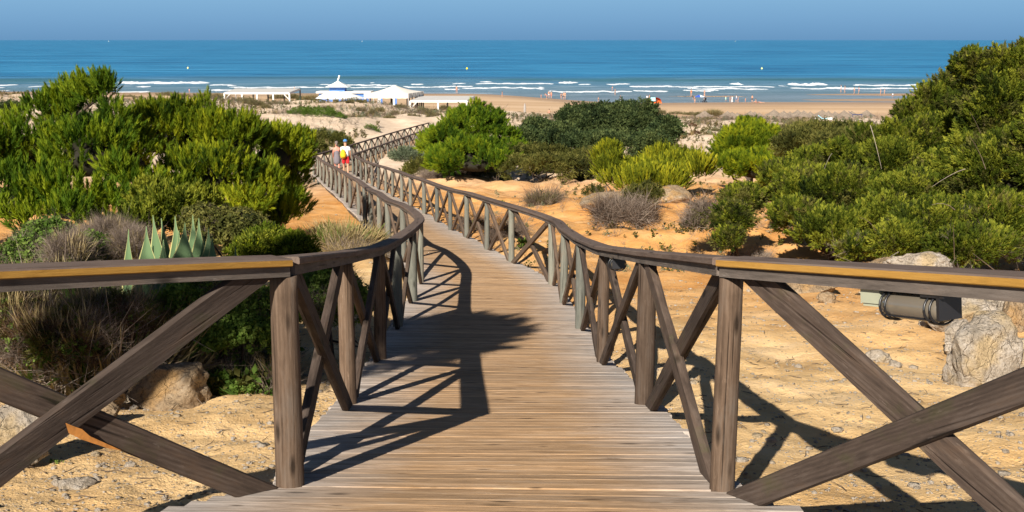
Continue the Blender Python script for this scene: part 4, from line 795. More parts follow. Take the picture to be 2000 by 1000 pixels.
# ------------------------------------------------------------------ rocks
def rock_mat(name, c1, c2, c3, stain):
    m, t, p = mat(name); co = N(t, "ShaderNodeTexCoord").outputs["Object"]
    a = noise(t, co, 5.5, 7, .7, .5); b = noise(t, co, 34, 6, .75); c = ramp(t, a, [(.3, c1), (.52, c2), (.72, c3)])
    ve = N(t, "ShaderNodeTexVoronoi", feature='DISTANCE_TO_EDGE'); ve.inputs["Scale"].default_value = 5.5; dn = N(t, "ShaderNodeTexNoise"); dn.inputs["Scale"].default_value = 7; dn.inputs["Detail"].default_value = 5; t.links.new(co, dn.inputs["Vector"]); t.links.new(mixc(t, .18, co, dn.outputs["Color"]), ve.inputs["Vector"])
    crk = rng_(t, ve.outputs["Distance"], .0, .035, 1, 0); c = mixc(t, math_(t, 'MULTIPLY', crk, .10), c, (.07, .05, .03))
    c = mixc(t, rng_(t, noise(t, mapping(t, co, (1, 1, 1), (5, 5, 5)), 2.2, 4), .53, .62, 0, .8), c, stain)
    c = mixc(t, rng_(t, b, .50, .36, 0, .6), c, (.09, .065, .04)); t.links.new(c, p.inputs["Base Color"]); p.inputs["Roughness"].default_value = .95; p.inputs["Specular IOR Level"].default_value = .15
    bump(t, p, math_(t, 'SUBTRACT', math_(t, 'ADD', a, math_(t, 'MULTIPLY', b, .7)), math_(t, 'MULTIPLY', crk, .25)), 1.0, .06); return m
ROCK_P = rock_mat("pale_limestone", (.30, .25, .19), (.48, .41, .33), (.64, .58, .51), (.50, .37, .20))
ROCK_O = rock_mat("ochre_sandstone", (.21, .14, .08), (.40, .29, .18), (.52, .43, .32), (.45, .27, .11))
def rock_shape(size, seed, cuts=9, rough=.1, sub=5, block=0):
    bm = bmesh.new(); bmesh.ops.create_icosphere(bm, subdivisions=sub, radius=1); v = np.array([q.co[:] for q in bm.verts]); f = np.array([[q.index for q in k.verts] for k in bm.faces]); bm.free()
    g = np.random.default_rng(seed)
    for n in [(1, .1, .1), (-1, .15, .05), (.05, -1, .2), (.1, .1, 1), (-.1, 1, 0)][:block]:
        n = np.array(n) + .18 * g.normal(size=3); n /= np.linalg.norm(n); e = v @ n - (.62 + .12 * g.random()); v = v - np.where(e > 0, e * .95, 0)[:, None] * n
    for _ in range(cuts):
        n = g.normal(size=3); n /= np.linalg.norm(n); d = .5 + .3 * g.random(); e = v @ n - d; v = v - np.where(e > 0, e * .93, 0)[:, None] * n
    v = v * (1 + rough * n3(v, 2.1, seed)[:, None] + rough * .5 * n3(v, 5.5, seed + 5)[:, None] + rough * .22 * n3(v, 17, seed + 7)[:, None])
    return v * np.array(size), f
def rock(px, py, wpx, hpx, seed, m, label, Y=None, name="rock", rz=0, dep=.8, sink=.22, group="rocks and boulders", cuts=9, rough=.15, lean=0, sub=5, block=0):
    g = ground(px, py) if Y is None else np.array([at(px, py, Y)[0], Y, at(px, py, Y)[2]])
    k = g[1] / FPX; sx_, sz_ = wpx / 2 * k, hpx / 2 * k; v, f = rock_shape((sx_ * 1.5, sx_ * dep * 1.4, sz_ * 1.65), seed, cuts, rough, sub, block)
    o = mk(name, v, f, m); o.rotation_euler = (0, lean, rz)
    o.location = (g[0], g[1] + sx_ * dep * .8, g[2] + sz_ * (1 - sink)); setp(o, label, "rock", group); return o
rock(328, 788, 138, 88, 3, ROCK_O, "square greyish ochre rock on the sand behind the long slanting left brace", cuts=4, block=5, sink=.4)
rock(183, 835, 78, 44, 5, ROCK_O, "brown rock lying behind the crossing of the left braces")
rock(20, 915, 100, 92, 8, ROCK_P, "pale grey boulder cut by the lower left edge of the picture")
rock(205, 800, 60, 34, 12, ROCK_O, "crumbled ochre rock beside the square rock")
rock(245, 782, 44, 24, 14, ROCK_P, "small pale rock at the left foot of the square rock")
rock(140, 952, 56, 18, 16, ROCK_P, "flat cream stone lying alone on the sand at the lower left", name="stone", sub=4)
rock(110, 948, 18, 12, 17, ROCK_P, "small cream pebble touching the flat cream stone", name="stone", sub=3)
rock(250, 915, 18, 8, 19, ROCK_P, "small pale stone below the broken brace", name="stone", sub=3)
rock(1918, 757, 125, 128, 21, ROCK_P, "large pale grey boulder at the right edge with a square face", rz=.15, cuts=4, rough=.13, block=5)
rock(1990, 748, 110, 92, 24, ROCK_P, "pale boulder leaning on the right of the square-faced boulder", rz=-.3, cuts=5, block=4)
rock(1885, 655, 130, 58, 27, ROCK_P, "grey rock lying under the bulkhead lamp, left of the large boulder", rz=.2, dep=.5)
rock(1835, 640, 60, 34, 63, ROCK_P, "small angular grey rock left of the rock under the bulkhead lamp", rz=.5, cuts=5, block=3)
rock(1880, 700, 60, 60, 65, ROCK_P, "narrow broken rock against the left side of the large boulder", rz=.9, cuts=5, block=3)
rock(1955, 640, 90, 70, 31, ROCK_P, "rough grey rock above the large square-faced boulder", rz=.7)
rock(1985, 650, 50, 60, 33, ROCK_O, "yellow ochre rock wedged between the boulders at the right edge")
rock(1745, 543, 95, 30, 35, ROCK_O, "yellow flat-topped rock just above the right rail", Y=13.5, dep=.7, sink=-.25)
rock(1815, 548, 120, 38, 38, ROCK_P, "whitish angular rock above the right rail, beside the yellow one", Y=13.2, dep=.6, sink=-.2)
rock(1690, 534, 30, 12, 40, ROCK_O, "small orange stone left of the yellow flat-topped rock", Y=13.8, name="stone", sub=4)
rock(1908, 562, 44, 18, 42, ROCK_O, "small cream rock below the bleached branches", Y=12.8, sub=4)
rock(1590, 575, 120, 26, 44, ROCK_O, "flat sandy ledge of rock just below the right rail", dep=.8, sink=.5)
rock(1615, 600, 26, 16, 46, ROCK_O, "round stone under the flat sandy ledge", name="stone", sub=4)
rock(1640, 672, 14, 12, 48, ROCK_P, "bright white stone on the sand left of the bulkhead lamp", name="stone", sub=3)
rock(1722, 710, 40, 20, 50, ROCK_P, "cream stone on the sand beneath the bulkhead lamp", name="stone", sub=4)
rock(1748, 718, 24, 12, 52, ROCK_P, "little pale stone right of the cream stone under the lamp", name="stone", sub=3)
rock(1205, 412, 96, 34, 54, ROCK_O, "reddish flat rock on the left of the orange bank", rough=.06, sink=.5, dep=1.2)
rock(1300, 392, 78, 28, 56, ROCK_O, "smooth grey-topped flat rock above the orange bank", rough=.06, sink=.45, dep=1.2)
rock(1632, 292, 30, 10, 58, ROCK_O, "small orange rock among the spreading juniper", Y=33, sub=3)
rock(1090, 495, 40, 14, 60, ROCK_O, "brown stone behind the sharp bend of the right railing", name="stone", sub=4)
def pebbles():
    V = []; F = []; n = 0; pr = [rock_shape((1, 1, .65), s, 5, .12, 1) for s in range(6)]
    for cnt, lo, hi, rad in ((9000, 4, 12, .007), (3600, 4, 18, .013), (380, 4.3, 18, .026), (900, 16, 50, .03)):
        y = lo + (hi - lo) * rng.random(cnt * 2); x = (rng.random(cnt * 2) - .5) * 1.05 * y; d = np.array([np.min(((CEN - [a, b]) ** 2).sum(1)) for a, b in zip(x, y)]) ** .5
        k = d > 1.15 + .25 * (y < 5.5); x, y = x[k][:cnt], y[k][:cnt]; z = height(x, y)
        for a, b, c in zip(x, y, z):
            v, f = pr[rng.integers(6)]; r = rad * (.5 + rng.random() ** 2 * 1.3); q = rng.random() * 6.28; ca, sa = math.cos(q) * r, math.sin(q) * r
            V.append(np.stack([v[:, 0] * ca - v[:, 1] * sa + a, v[:, 0] * sa + v[:, 1] * ca + b, v[:, 2] * r + c + r * .15], 1)); F.append(f + n); n += len(v)
    setp(mk("gravel", np.concatenate(V), np.concatenate(F), ROCK_P), "small stones and grit scattered on the sand", "gravel", kind="stuff")
    P = []; cnt = 1500; y = 4.3 + 12 * rng.random(cnt); x = (rng.random(cnt) - .5) * 1.05 * y; d = np.array([np.min(((CEN - [a, b]) ** 2).sum(1)) for a, b in zip(x, y)]) ** .5; k = d > 1.2; x, y = x[k], y[k]; z = height(x, y) + .008
    b = np.stack([x, y, z], 1); q = rng.random(len(x)) * 6.28; ln = .03 + .09 * rng.random(len(x)); t_ = b + np.stack([np.cos(q) * ln, np.sin(q) * ln, .01 * rng.random(len(x))], 1)
    mb = MB()
    for u, v in zip(b, t_): m_ = (u + v) / 2 + rng.normal(size=3) * .008 * [1, 1, .3]; mb.tube([u, m_, v], [.0022, .0028, .001], 4)
    setp(mb.build("twig_litter", BARK), "bits of dry twig lying on the sand", "twigs", kind="stuff")
pebbles()

# ------------------------------------------------------------------ agave
def agave():
    AG = foliage("agave_green", (.06, .11, .045), (.10, .17, .075), (.16, .24, .12), .45, .08); AE = foliage("agave_margin", (.30, .30, .10), (.42, .40, .16), (.5, .48, .22), .5, .1)
    Y0 = 10.6; ctr = at(358, 590, Y0); base = np.array([ctr[0], Y0, gz(ctr[0], Y0) - .02]); V = []; F = []; mi = []; T = []
    k = Y0 / FPX
    # (tip px, tip py, root px offset, width m, depth offset, bend)
    for tx, ty, rx, wd, dy, bn in [(291, 452, 308, .17, -.22, -.03), (303, 430, 318, .13, .1, 0), (318, 436, 322, .10, .2, .02), (343, 432, 345, .13, .15, 0), (361, 445, 362, .21, -.25, 0), (350, 460, 350, .12, -.1, .0), (375, 430, 370, .13, .1, .02), (386, 436, 380, .14, -.05, .03), (322, 478, 330, .16, -.3, 0),
                                   (403, 455, 405, .17, -.1, .05), (410, 470, 412, .14, -.25, .06), (452, 492, 432, .12, -.1, .12), (259, 458, 275, .09, -.15, -.08), (395, 470, 400, .12, .2, .03), (430, 520, 420, .15, -.35, .1), (280, 540, 300, .15, -.35, -.1)]:
        tip = at(358 + (tx - 358) * 1.08, ty - 10, Y0 + dy * 1.3); root = base + np.array([(rx - 358) * k * .55, dy * .45, .0]); n = 14; d = tip - root; out = np.array([bn * 1.2 + (rx - 358) * k * .25, dy * .35, 0]); s = rng.random() * .3 - .15
        ax = np.cross(d, [s, -1, 0]); ax /= np.linalg.norm(ax); nr = np.cross(ax, d); nr /= np.linalg.norm(nr); n0 = len(V) 
        for i in range(n + 1):
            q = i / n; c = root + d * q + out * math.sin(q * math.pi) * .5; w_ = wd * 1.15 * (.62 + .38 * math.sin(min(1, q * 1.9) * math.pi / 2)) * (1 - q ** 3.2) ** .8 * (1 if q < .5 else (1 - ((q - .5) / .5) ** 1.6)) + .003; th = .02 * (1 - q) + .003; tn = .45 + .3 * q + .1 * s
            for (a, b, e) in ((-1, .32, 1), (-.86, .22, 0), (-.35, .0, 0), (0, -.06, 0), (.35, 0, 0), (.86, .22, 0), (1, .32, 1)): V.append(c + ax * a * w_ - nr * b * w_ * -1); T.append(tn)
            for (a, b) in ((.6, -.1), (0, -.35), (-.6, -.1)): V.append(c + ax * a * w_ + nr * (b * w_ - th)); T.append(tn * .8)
        for i in range(n):
            for j in range(10):
                a_, b_ = n0 + i * 10 + j, n0 + i * 10 + (j + 1) % 10; F.append((a_, b_, b_ + 10, a_ + 10)); mi.append(1 if j in (0, 5) else 0)
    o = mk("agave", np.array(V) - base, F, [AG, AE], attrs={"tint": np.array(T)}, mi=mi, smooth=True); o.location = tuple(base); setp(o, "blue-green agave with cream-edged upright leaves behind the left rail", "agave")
agave()
# bare stems sticking out of the junipers
SL = ["thin bleached stem slanting up over the spreading juniper's left part", "long upright bleached stem rising highest from the spreading juniper", "pale curved stem in the dark hollow of the tallest juniper", "short stem high on the dark side of the tallest juniper", "bleached stem lying left of the yellow flat-topped rock",
      "pale stem leaning right above the yellow flat-topped rock", "arched pale stem in the middle of the right junipers", "long thin stem slanting toward the tallest juniper", "vertical pale stem above the whitish angular rock", "bleached stem slanting down to the right beside the dead branches", "horizontal pale stem at the right edge of the junipers", "short slanting stem low in the spreading juniper"]
def stem_sticks():
    lst = [(1610, 330, 1625, 300, 19, .4), (1722, 330, 1700, 245, 18.5, .3), (1895, 268, 1925, 330, 16.5, .5), (1895, 220, 1915, 260, 17, .2), (1630, 498, 1690, 522, 15, .0), (1720, 512, 1755, 492, 15, .0), (1820, 400, 1865, 410, 15.5, .6), (1820, 365, 1885, 330, 15.8, .3), (1862, 440, 1864, 505, 15.3, .1), (1900, 495, 1945, 530, 14.8, 0), (1990, 400, 2000, 404, 15, 0), (1680, 425, 1710, 450, 16.5, .5)]
    for i, (x0, y0, x1, y1, Y, b) in enumerate(lst):
        a, c = at(x0, y0, Y - .6), at(x1, y1, Y); m_ = (a + c) / 2 + [0, 0, .08 * b]; mb = MB(); mb.tube([c, (c + m_) / 2 + [0, 0, .03 * b], m_, (a + m_) / 2 + [0, 0, .02 * b], a], np.linspace(.006, .002, 5), 5)
        setp(mb.build("bare_stem", TWIG), SL[i], "stem", "bleached stems in the junipers")
stem_sticks()

# ------------------------------------------------------------------ bulkhead lamps under the right rail
def rail_lamp(t0, label, along, flip=1):
    P = Rf(t0); P2 = Rf(t0 + .02); d = (P2 - P) / np.linalg.norm(P2 - P); ang = math.atan2(d[1], d[0]); slope = (D(P2[1]) - D(P[1])) / np.linalg.norm(P2 - P)
    root = empty("rail_lamp", (P[0], P[1], D(P[1]) + H_R)); root.rotation_euler = (0, -math.atan(slope), ang); setp(root, label, "lamp", "lamps under the right rail")
    BLK = plain("black_metal", (.012, .012, .014), .35); GRY = plain("grey_green_plastic", (.33, .34, .25), .5); BR = plain("bronze_reflector", (.17, .08, .028), .45); CL, t, p = mat("smoky_acrylic"); p.inputs["Base Color"].default_value = (.20, .17, .13, 1); p.inputs["Roughness"].default_value = .08; p.inputs["Transmission Weight"].default_value = .35; p.inputs["IOR"].default_value = 1.45; p.inputs["Coat Weight"].default_value = .6
    h = along / 2; r = .058; n = 20; rows = [(-h, r * .72), (-h + .012, r * .9), (-h * .55, r), (h * .55, r), (h - .012, r * .9), (h, r * .72)]; V = []; F = []
    for x, rr in rows:
        for k in range(n): q = math.pi * 2 * k / n; V.append((x, rr * math.cos(q), -.052 + rr * .82 * math.sin(q)))
    F = [(i * n + k, i * n + (k + 1) % n, (i + 1) * n + (k + 1) % n, (i + 1) * n + k) for i in range(5) for k in range(n)] + [tuple(range(n))[::-1], tuple(5 * n + k for k in range(n))]
    mk("lamp_glass", V, F, CL, root, True)
    mb = MB(); mb.box((0, 0, -.052), (along * .62, .006, .05)); mb.build("reflector", BR, root)
    for x in (-h * .86, -h * .68, h * .66, h * .84): 
        mb = MB(); mb.tube([(x, (r + .004) * math.cos(q), -.052 + (r * .82 + .004) * math.sin(q)) for q in np.linspace(0, 2 * math.pi, 21)], .0042, 6, caps=False); mb.build("guard_ring", BLK, root, True)
    for y in (-.056, .056): mb = MB(); mb.bar((-h * .86, y * .8, -.085), (h * .84, y * .8, -.085), .0028); mb.build("guard_bar", BLK, root)
    mb = MB(); mb.box((-flip * (h + .006), 0, -.045), (.012, .10, .08)); mb.build("end_cap", BLK, root)
    mb = MB(); mb.box((flip * (h + .052), 0, -.026), (.095, .075, .05)); mb.box((flip * (h + .052), 0, -.056), (.083, .063, .012)); mb.build("junction_box", GRY, root)
    mb = MB(); mb.box((-flip * (h - .02), 0, -.006), (.10, .1, .01)); mb.build("mounting_plate", BLK, root)
rail_lamp(2.525, "smoky bulkhead lamp with black rings and a grey box, under the near right rail", .27, 1)
rail_lamp(4.62, "black bulkhead lamp under the right rail, beyond the second post", .17, 1)

# ------------------------------------------------------------------ tree beside the camera whose crown shades the deck
def shade_tree():
    root = empty("tall_pine", (-6.4, -.8, gz(-6.4, -.8))); setp(root, "tall pine left of the viewpoint that drops its spiky shadow on the planks", "pine", "coastal pines"); off = np.array(root.location)
    lob = lob_all = [(np.array([-4.6, 2.1, 3.15]), np.array([.62, 1.1, .75])), (np.array([-4.2, 2.3, 3.05]), np.array([.42, .8, .6])), (np.array([-4.7, 1.6, 3.2]), np.array([.7, 1., .7])), (np.array([-5.4, 1.2, 3.4]), np.array([.7, .8, .6])), (np.array([-6.4, .2, 3.6]), np.array([.6, .6, .5]))]
    P, ax, ct, C, Nn = shell(lob, 420, .24, 12, .2, 1.0, depth=.8); ax = ax + (P - C.repeat(12, 0)) * 2
    V, F, T = scatter("candle_fat", P, ax, .34 * (.7 + .6 * rng.random(len(P))), np.clip(.5 + ct, 0, 1)); mk("crown", V - off, F, F_PINE, root, attrs={"tint": T})
    mb = MB(); mb.tube([(0, 0, -.2), (.1, .1, 2), (-.1, .2, 4), (-.3, .1, 5.6)], [.16, .14, .11, .07], 10)
    for c, r in lob: q = c - off; a = np.array([-.1, .2, min(4.6, max(2.5, q[2] - .9))]); mb.tube([a, (a + q) / 2 + [0, 0, -.1], q], [.06, .045, .02], 7)
    mb.build("trunk", BARK, root, True)
shade_tree()

# ------------------------------------------------------------------ people
SKIN = plain("skin", (.50, .27, .17), .6, .06, 6); HAIR_G = plain("grey_hair", (.16, .13, .11), .8); HAIR_D = plain("dark_hair", (.03, .02, .015), .7)
_cl = {}
def cloth(c):
    if c not in _cl: _cl[c] = plain("cloth", c, .85, .08, 14)
    return _cl[c]
def skin_obj(name, V, E, Rr, m, parent, sub=1):
    me = bpy.data.meshes.new(name); me.from_pydata([tuple(v) for v in V], E, []); me.materials.append(m); o = bpy.data.objects.new(name, me); COL.objects.link(o); o.parent = parent
    md = o.modifiers.new("skin", 'SKIN'); md.use_smooth_shade = True
    for i, r in enumerate(Rr): me.skin_vertices[0].data[i].radius = r if isinstance(r, tuple) else (r, r)
    me.skin_vertices[0].data[0].use_root = True; sb = o.modifiers.new("sub", 'SUBSURF'); sb.levels = sub; sb.render_levels = sub; return o
def person(loc, rz=0, h=1.75, pose="stand", wear=(), hair=HAIR_D, label="", group="people on the beach", step=.14, arms=(.1, .1), sub=1, skin=SKIN, fem=False):
    """y is forward (the way the person faces). wear: list of (part, colour)"""
    k = h / 1.75; root = empty("person", loc, rz); setp(root, label, "person", group)
    hp = .92; sh = 1.43; lean = 0.; J = {}
    if pose == "stand": st = step; f = {"l": (-.10, st, 0), "r": (.10, -st, 0)}; kn = {"l": (-.10, st * .75 + .03, .48), "r": (.10, -st * .3 + .03, .48)}; pel = (0, 0, hp)
    elif pose == "bend": lean = .95; f = {"l": (-.13, .08, 0), "r": (.13, -.08, 0)}; kn = {"l": (-.12, .08, .47), "r": (.12, .0, .47)}; pel = (0, -.08, .86)
    elif pose == "sit": lean = .15; f = {"l": (-.13, .72, .0), "r": (.13, .66, .0)}; kn = {"l": (-.14, .42, .38), "r": (.14, .38, .40)}; pel = (0, 0, .13)
    elif pose == "lie": lean = 1.45; f = {"l": (-.1, -.85, .05), "r": (.1, -.85, .05)}; kn = {"l": (-.1, -.42, .10), "r": (.1, -.42, .10)}; pel = (0, 0, .12)
    sl, cl = math.sin(lean), math.cos(lean)
    def up(x, y, z): return (pel[0] + x, pel[1] + y * cl + z * sl, pel[2] + z * cl - y * sl)   # torso frame, z above pelvis
    W_ = .155 if fem else .185
    V = [pel, up(0, 0, .12), up(0, 0, .30), up(0, 0, .47), up(0, .0, .56), up(0, .02, .64), up(0, .03, .73), up(0, .02, .80)]
    Rr = [(.155, .11), (.13, .10), (.155, .105), (.14, .09), (.055, .055), (.075, .085), (.085, .10), (.06, .07)]; E = [(i, i + 1) for i in range(7)]
    for s, q in ((-1, "l"), (1, "r")):
        b = len(V); fx, fy, fz = f[q]; kx, ky, kz = kn[q]; V += [(pel[0] + s * .10, pel[1], pel[2] - .07 * (1 if pose in ("stand", "bend") else 0)), (kx, ky, kz), (fx, fy, fz + .09), (fx, fy + .12 * (1 if pose != "lie" else 0), fz + .035)]
        Rr += [.085, .055, .038, (.04, .028)]; E += [(0, b), (b, b + 1), (b + 1, b + 2), (b + 2, b + 3)]
        b = len(V); a = arms[0 if s < 0 else 1]
        if pose == "bend": el, hd = up(s * .22, .22, .42), up(s * .16, .46, .40); 
        elif pose == "sit": el, hd = up(s * .26, .12, .22), up(s * .2, .36, .16)
        elif pose == "lie": el, hd = up(s * .32, .0, .55), up(s * .2, .02, .78)
        else: el, hd = up(s * (W_ + .05 + .3 * max(a - .3, 0)), -.03 + a * .3, .22 + .25 * max(a - .3, 0)), up(s * (W_ + .05 - .1 * max(a - .3, 0)), .04 + a * .9, -.02 + .5 * max(a - .3, 0))
        hx = np.array(hd) + (np.array(hd) - np.array(el)) * .28
        V += [up(s * W_, 0, .47), el, hd, tuple(hx)]; Rr += [.052, .038, .027, (.032, .018)]; E += [(3, b), (b, b + 1), (b + 1, b + 2), (b + 2, b + 3)]
    bod = skin_obj("body", np.array(V) * k, E, [tuple(q * k for q in (r if isinstance(r, tuple) else (r, r))) for r in Rr], skin, root, sub)
    def part(nm, idx, ed, rr, c): skin_obj(nm, np.array([V[i] if not isinstance(i, tuple) else i for i in idx]) * k, ed, [tuple(q * k for q in (r if isinstance(r, tuple) else (r, r))) for r in rr], cloth(c), root, sub)
    mid = lambda a, b, t: tuple(np.array(V[a]) * (1 - t) + np.array(V[b]) * t)
    lt, rt = (8, 9), (16, 17); la, ra = (12, 13), (20, 21)
    for nm, c in wear:
        if nm in ("shorts", "trunks"): e_ = .72 if nm == "shorts" else .35; part("shorts", [0, 8, mid(8, 9, e_), 16, mid(16, 17, e_), 1], [(0, 1), (1, 2), (0, 3), (3, 4), (0, 5)], [(.175, .13), .105, .095, .105, .095, (.145, .115)], c)
        if nm == "trousers": part("trousers", [0, 8, 9, mid(9, 10, .85), 16, 17, mid(17, 18, .85), 1], [(0, 1), (1, 2), (2, 3), (0, 4), (4, 5), (5, 6), (0, 7)], [(.175, .13), .105, .08, .075, .105, .08, .075, (.145, .115)], c)
        if nm == "shirt": part("shirt", [3, 2, 1, mid(0, 1, .1), 12, mid(12, 13, .6), 20, mid(20, 21, .6), 4], [(0, 1), (1, 2), (2, 3), (0, 4), (4, 5), (0, 6), (6, 7), (0, 8)], [(.165, .12), (.185, .135), (.175, .14), (.19, .15), .078, .072, .078, .072, .06], c)
        if nm == "swimsuit": part("swimsuit", [0, 1, 2, mid(2, 3, .5)], [(0, 1), (1, 2), (2, 3)], [(.165, .122), (.14, .112), (.165, .118), (.15, .1)], c)
        if nm == "dress":
            part("dress", [mid(2, 3, .6), 2, 1, 0, (pel[0], pel[1], pel[2] - .2), (pel[0], pel[1] + .02, pel[2] - .46)], [(i, i + 1) for i in range(5)], [(.145, .1), (.165, .118), (.15, .12), (.19, .15), (.2, .16), (.19, .15)], c)
    hd = np.array(V[6]) * k; ud = np.array(up(0, 0, 1)) - np.array(pel); hb = bmesh.new(); bmesh.ops.create_uvsphere(hb, u_segments=12, v_segments=8, radius=.112 * k)
    vv = np.array([v.co[:] for v in hb.verts]); ff = [[v.index for v in fa.verts] for fa in hb.faces]; hb.free()
    capc = [c for nm, c in wear if nm == "cap"]
    vv = vv * [.93, 1.05, 1.0]; vv[:, 2] = np.where(vv[:, 2] < (.0 if capc else -.03 * k), (vv[:, 2] if not capc else 0) * .55 + (0 if capc else -.012), vv[:, 2]); fy = vv[:, 1] > .03; vv[:, 2] = np.where(fy & (vv[:, 2] < .03), .035 * k, vv[:, 2])
    base = hd + ud * .055 * k
    if capc:
        mk("hair", vv * [.99, .99, .9] + base - ud * .03 * k + [0, -.01, 0], ff, hair, root, True); mb = MB(); mb.add(vv * 1.07 + base + ud * .012, ff)
        mb.tube([base + [0, .09 * k, .03 * k], base + [0, .15 * k, .022 * k], base + [0, .19 * k, .012 * k]], [.075 * k, .06 * k, .035 * k], 10); V3 = mb.v[1]; V3[:, 2] = base[2] + .03 + (V3[:, 2] - base[2] - .03) * .12
        mb.build("cap", cloth(capc[0]), root, True)
    else:
        mk("hair", vv + base + [0, -.012, 0], ff, hair, root, True)
        if fem: mb = MB(); mb.tube([base + [0, -.09 * k, -.02], base + [0, -.12 * k, -.08 * k], base + [0, -.10 * k, -.17 * k]], [.045 * k, .05 * k, .02 * k], 8); mb.build("ponytail", hair, root, True)
    # face
    mb = MB(); 
    for s in (-1, 1): mb.add(np.array([(-.012, 0, 0), (.012, 0, 0), (0, 0, .008), (0, .004, -.006)]) * k + hd + np.array([s * .034, .118, .02]) * k, [(0, 1, 2), (0, 3, 1)])
    mb.add(np.array([(-.022, 0, 0), (.022, 0, 0), (0, 0, -.009)]) * k + hd + np.array([0, .112, -.05]) * k, [(0, 1, 2)]); mb.build("face_marks", HAIR_D, root)
    return root, V, k
if True:
    g = on_deck(676, 343); wx, wy = g[0], g[1]; hdg = math.radians(8)
    man, MV, mk_ = person((wx, wy, D(wy)), hdg, 1.80, "stand", [("shorts", (.55, .015, .02)), ("shirt", (.80, .80, .80)), ("cap", (.06, .22, .50))], HAIR_G, "man in white T-shirt, red shorts and blue cap walking down the boardwalk", "couple walking on the boardwalk", .16, (.25, .1), 2)
    mb = MB(); c = np.array([-.12, -.19, 1.14]); bm = bmesh.new(); bmesh.ops.create_uvsphere(bm, u_segments=16, v_segments=12, radius=1); v = np.array([q.co[:] for q in bm.verts]); f_ = [[q.index for q in fa.verts] for fa in bm.faces]; bm.free()
    v = np.sign(v) * np.abs(v) ** .75; v = v * [.155, .10, .235]; v[:, 0] *= 1 - .25 * (v[:, 2] > .08); mb.add(v + c, f_); mb.add(v * [.75, .5, .42] + c + [0, -.09, -.07], f_)
    YB = cloth((.75, .42, .01)); wp = np.array([wx, wy, D(wy)]); bag = mb.build("backpack", YB, None, True); bag.location = tuple(wp); bag.rotation_euler = (0, 0, hdg); setp(bag, "yellow rucksack slung on the left shoulder of the man in white", "rucksack")
    mb = MB(); mb.tube([c + [-.04, .04, .2], c + [-.07, .1, .30], c + [-.07, .28, .28], c + [-.08, .36, .05], c + [-.05, .3, -.12], c + [-.03, .06, -.17]], .02, 6); mb.build("strap", YB, bag, True)
    g = on_deck(657, 338); wx, wy = g[0] + .05, g[1] 
    person((wx, wy, D(wy)), hdg, 1.66, "stand", [("dress", (.17, .15, .17))], HAIR_G, "woman in a grey sleeveless dress walking beside the man in white", "couple walking on the boardwalk", .13, (.05, .35), 2, plain("sunburnt_skin", (.58, .24, .17), .6, .06, 6), True)
def beach_person(px, py, hpx, pose, wear, label, rz=0, hair=HAIR_D, fem=False, arms=(.1, .1)):
    Yw = 13 * FPX / (py - 78); r = ray(px, py); g = np.array([r[0] * Yw, Yw, -13.])
    gg = ground(px, py, 60, 420)
    if gg[1] < Yw - 1: g = gg
    g[2] = max(g[2], -13.12, gz(g[0], g[1])); h = hpx / FPX * g[1] / CT; h = min(max(h / (1 if pose == "stand" else .62 if pose == "bend" else .5), .95), 1.9) if pose != "lie" else 1.65
    person(tuple(g), rz, h, pose, wear, hair, label, step=.12 if pose == "stand" else 0, arms=arms, fem=fem)
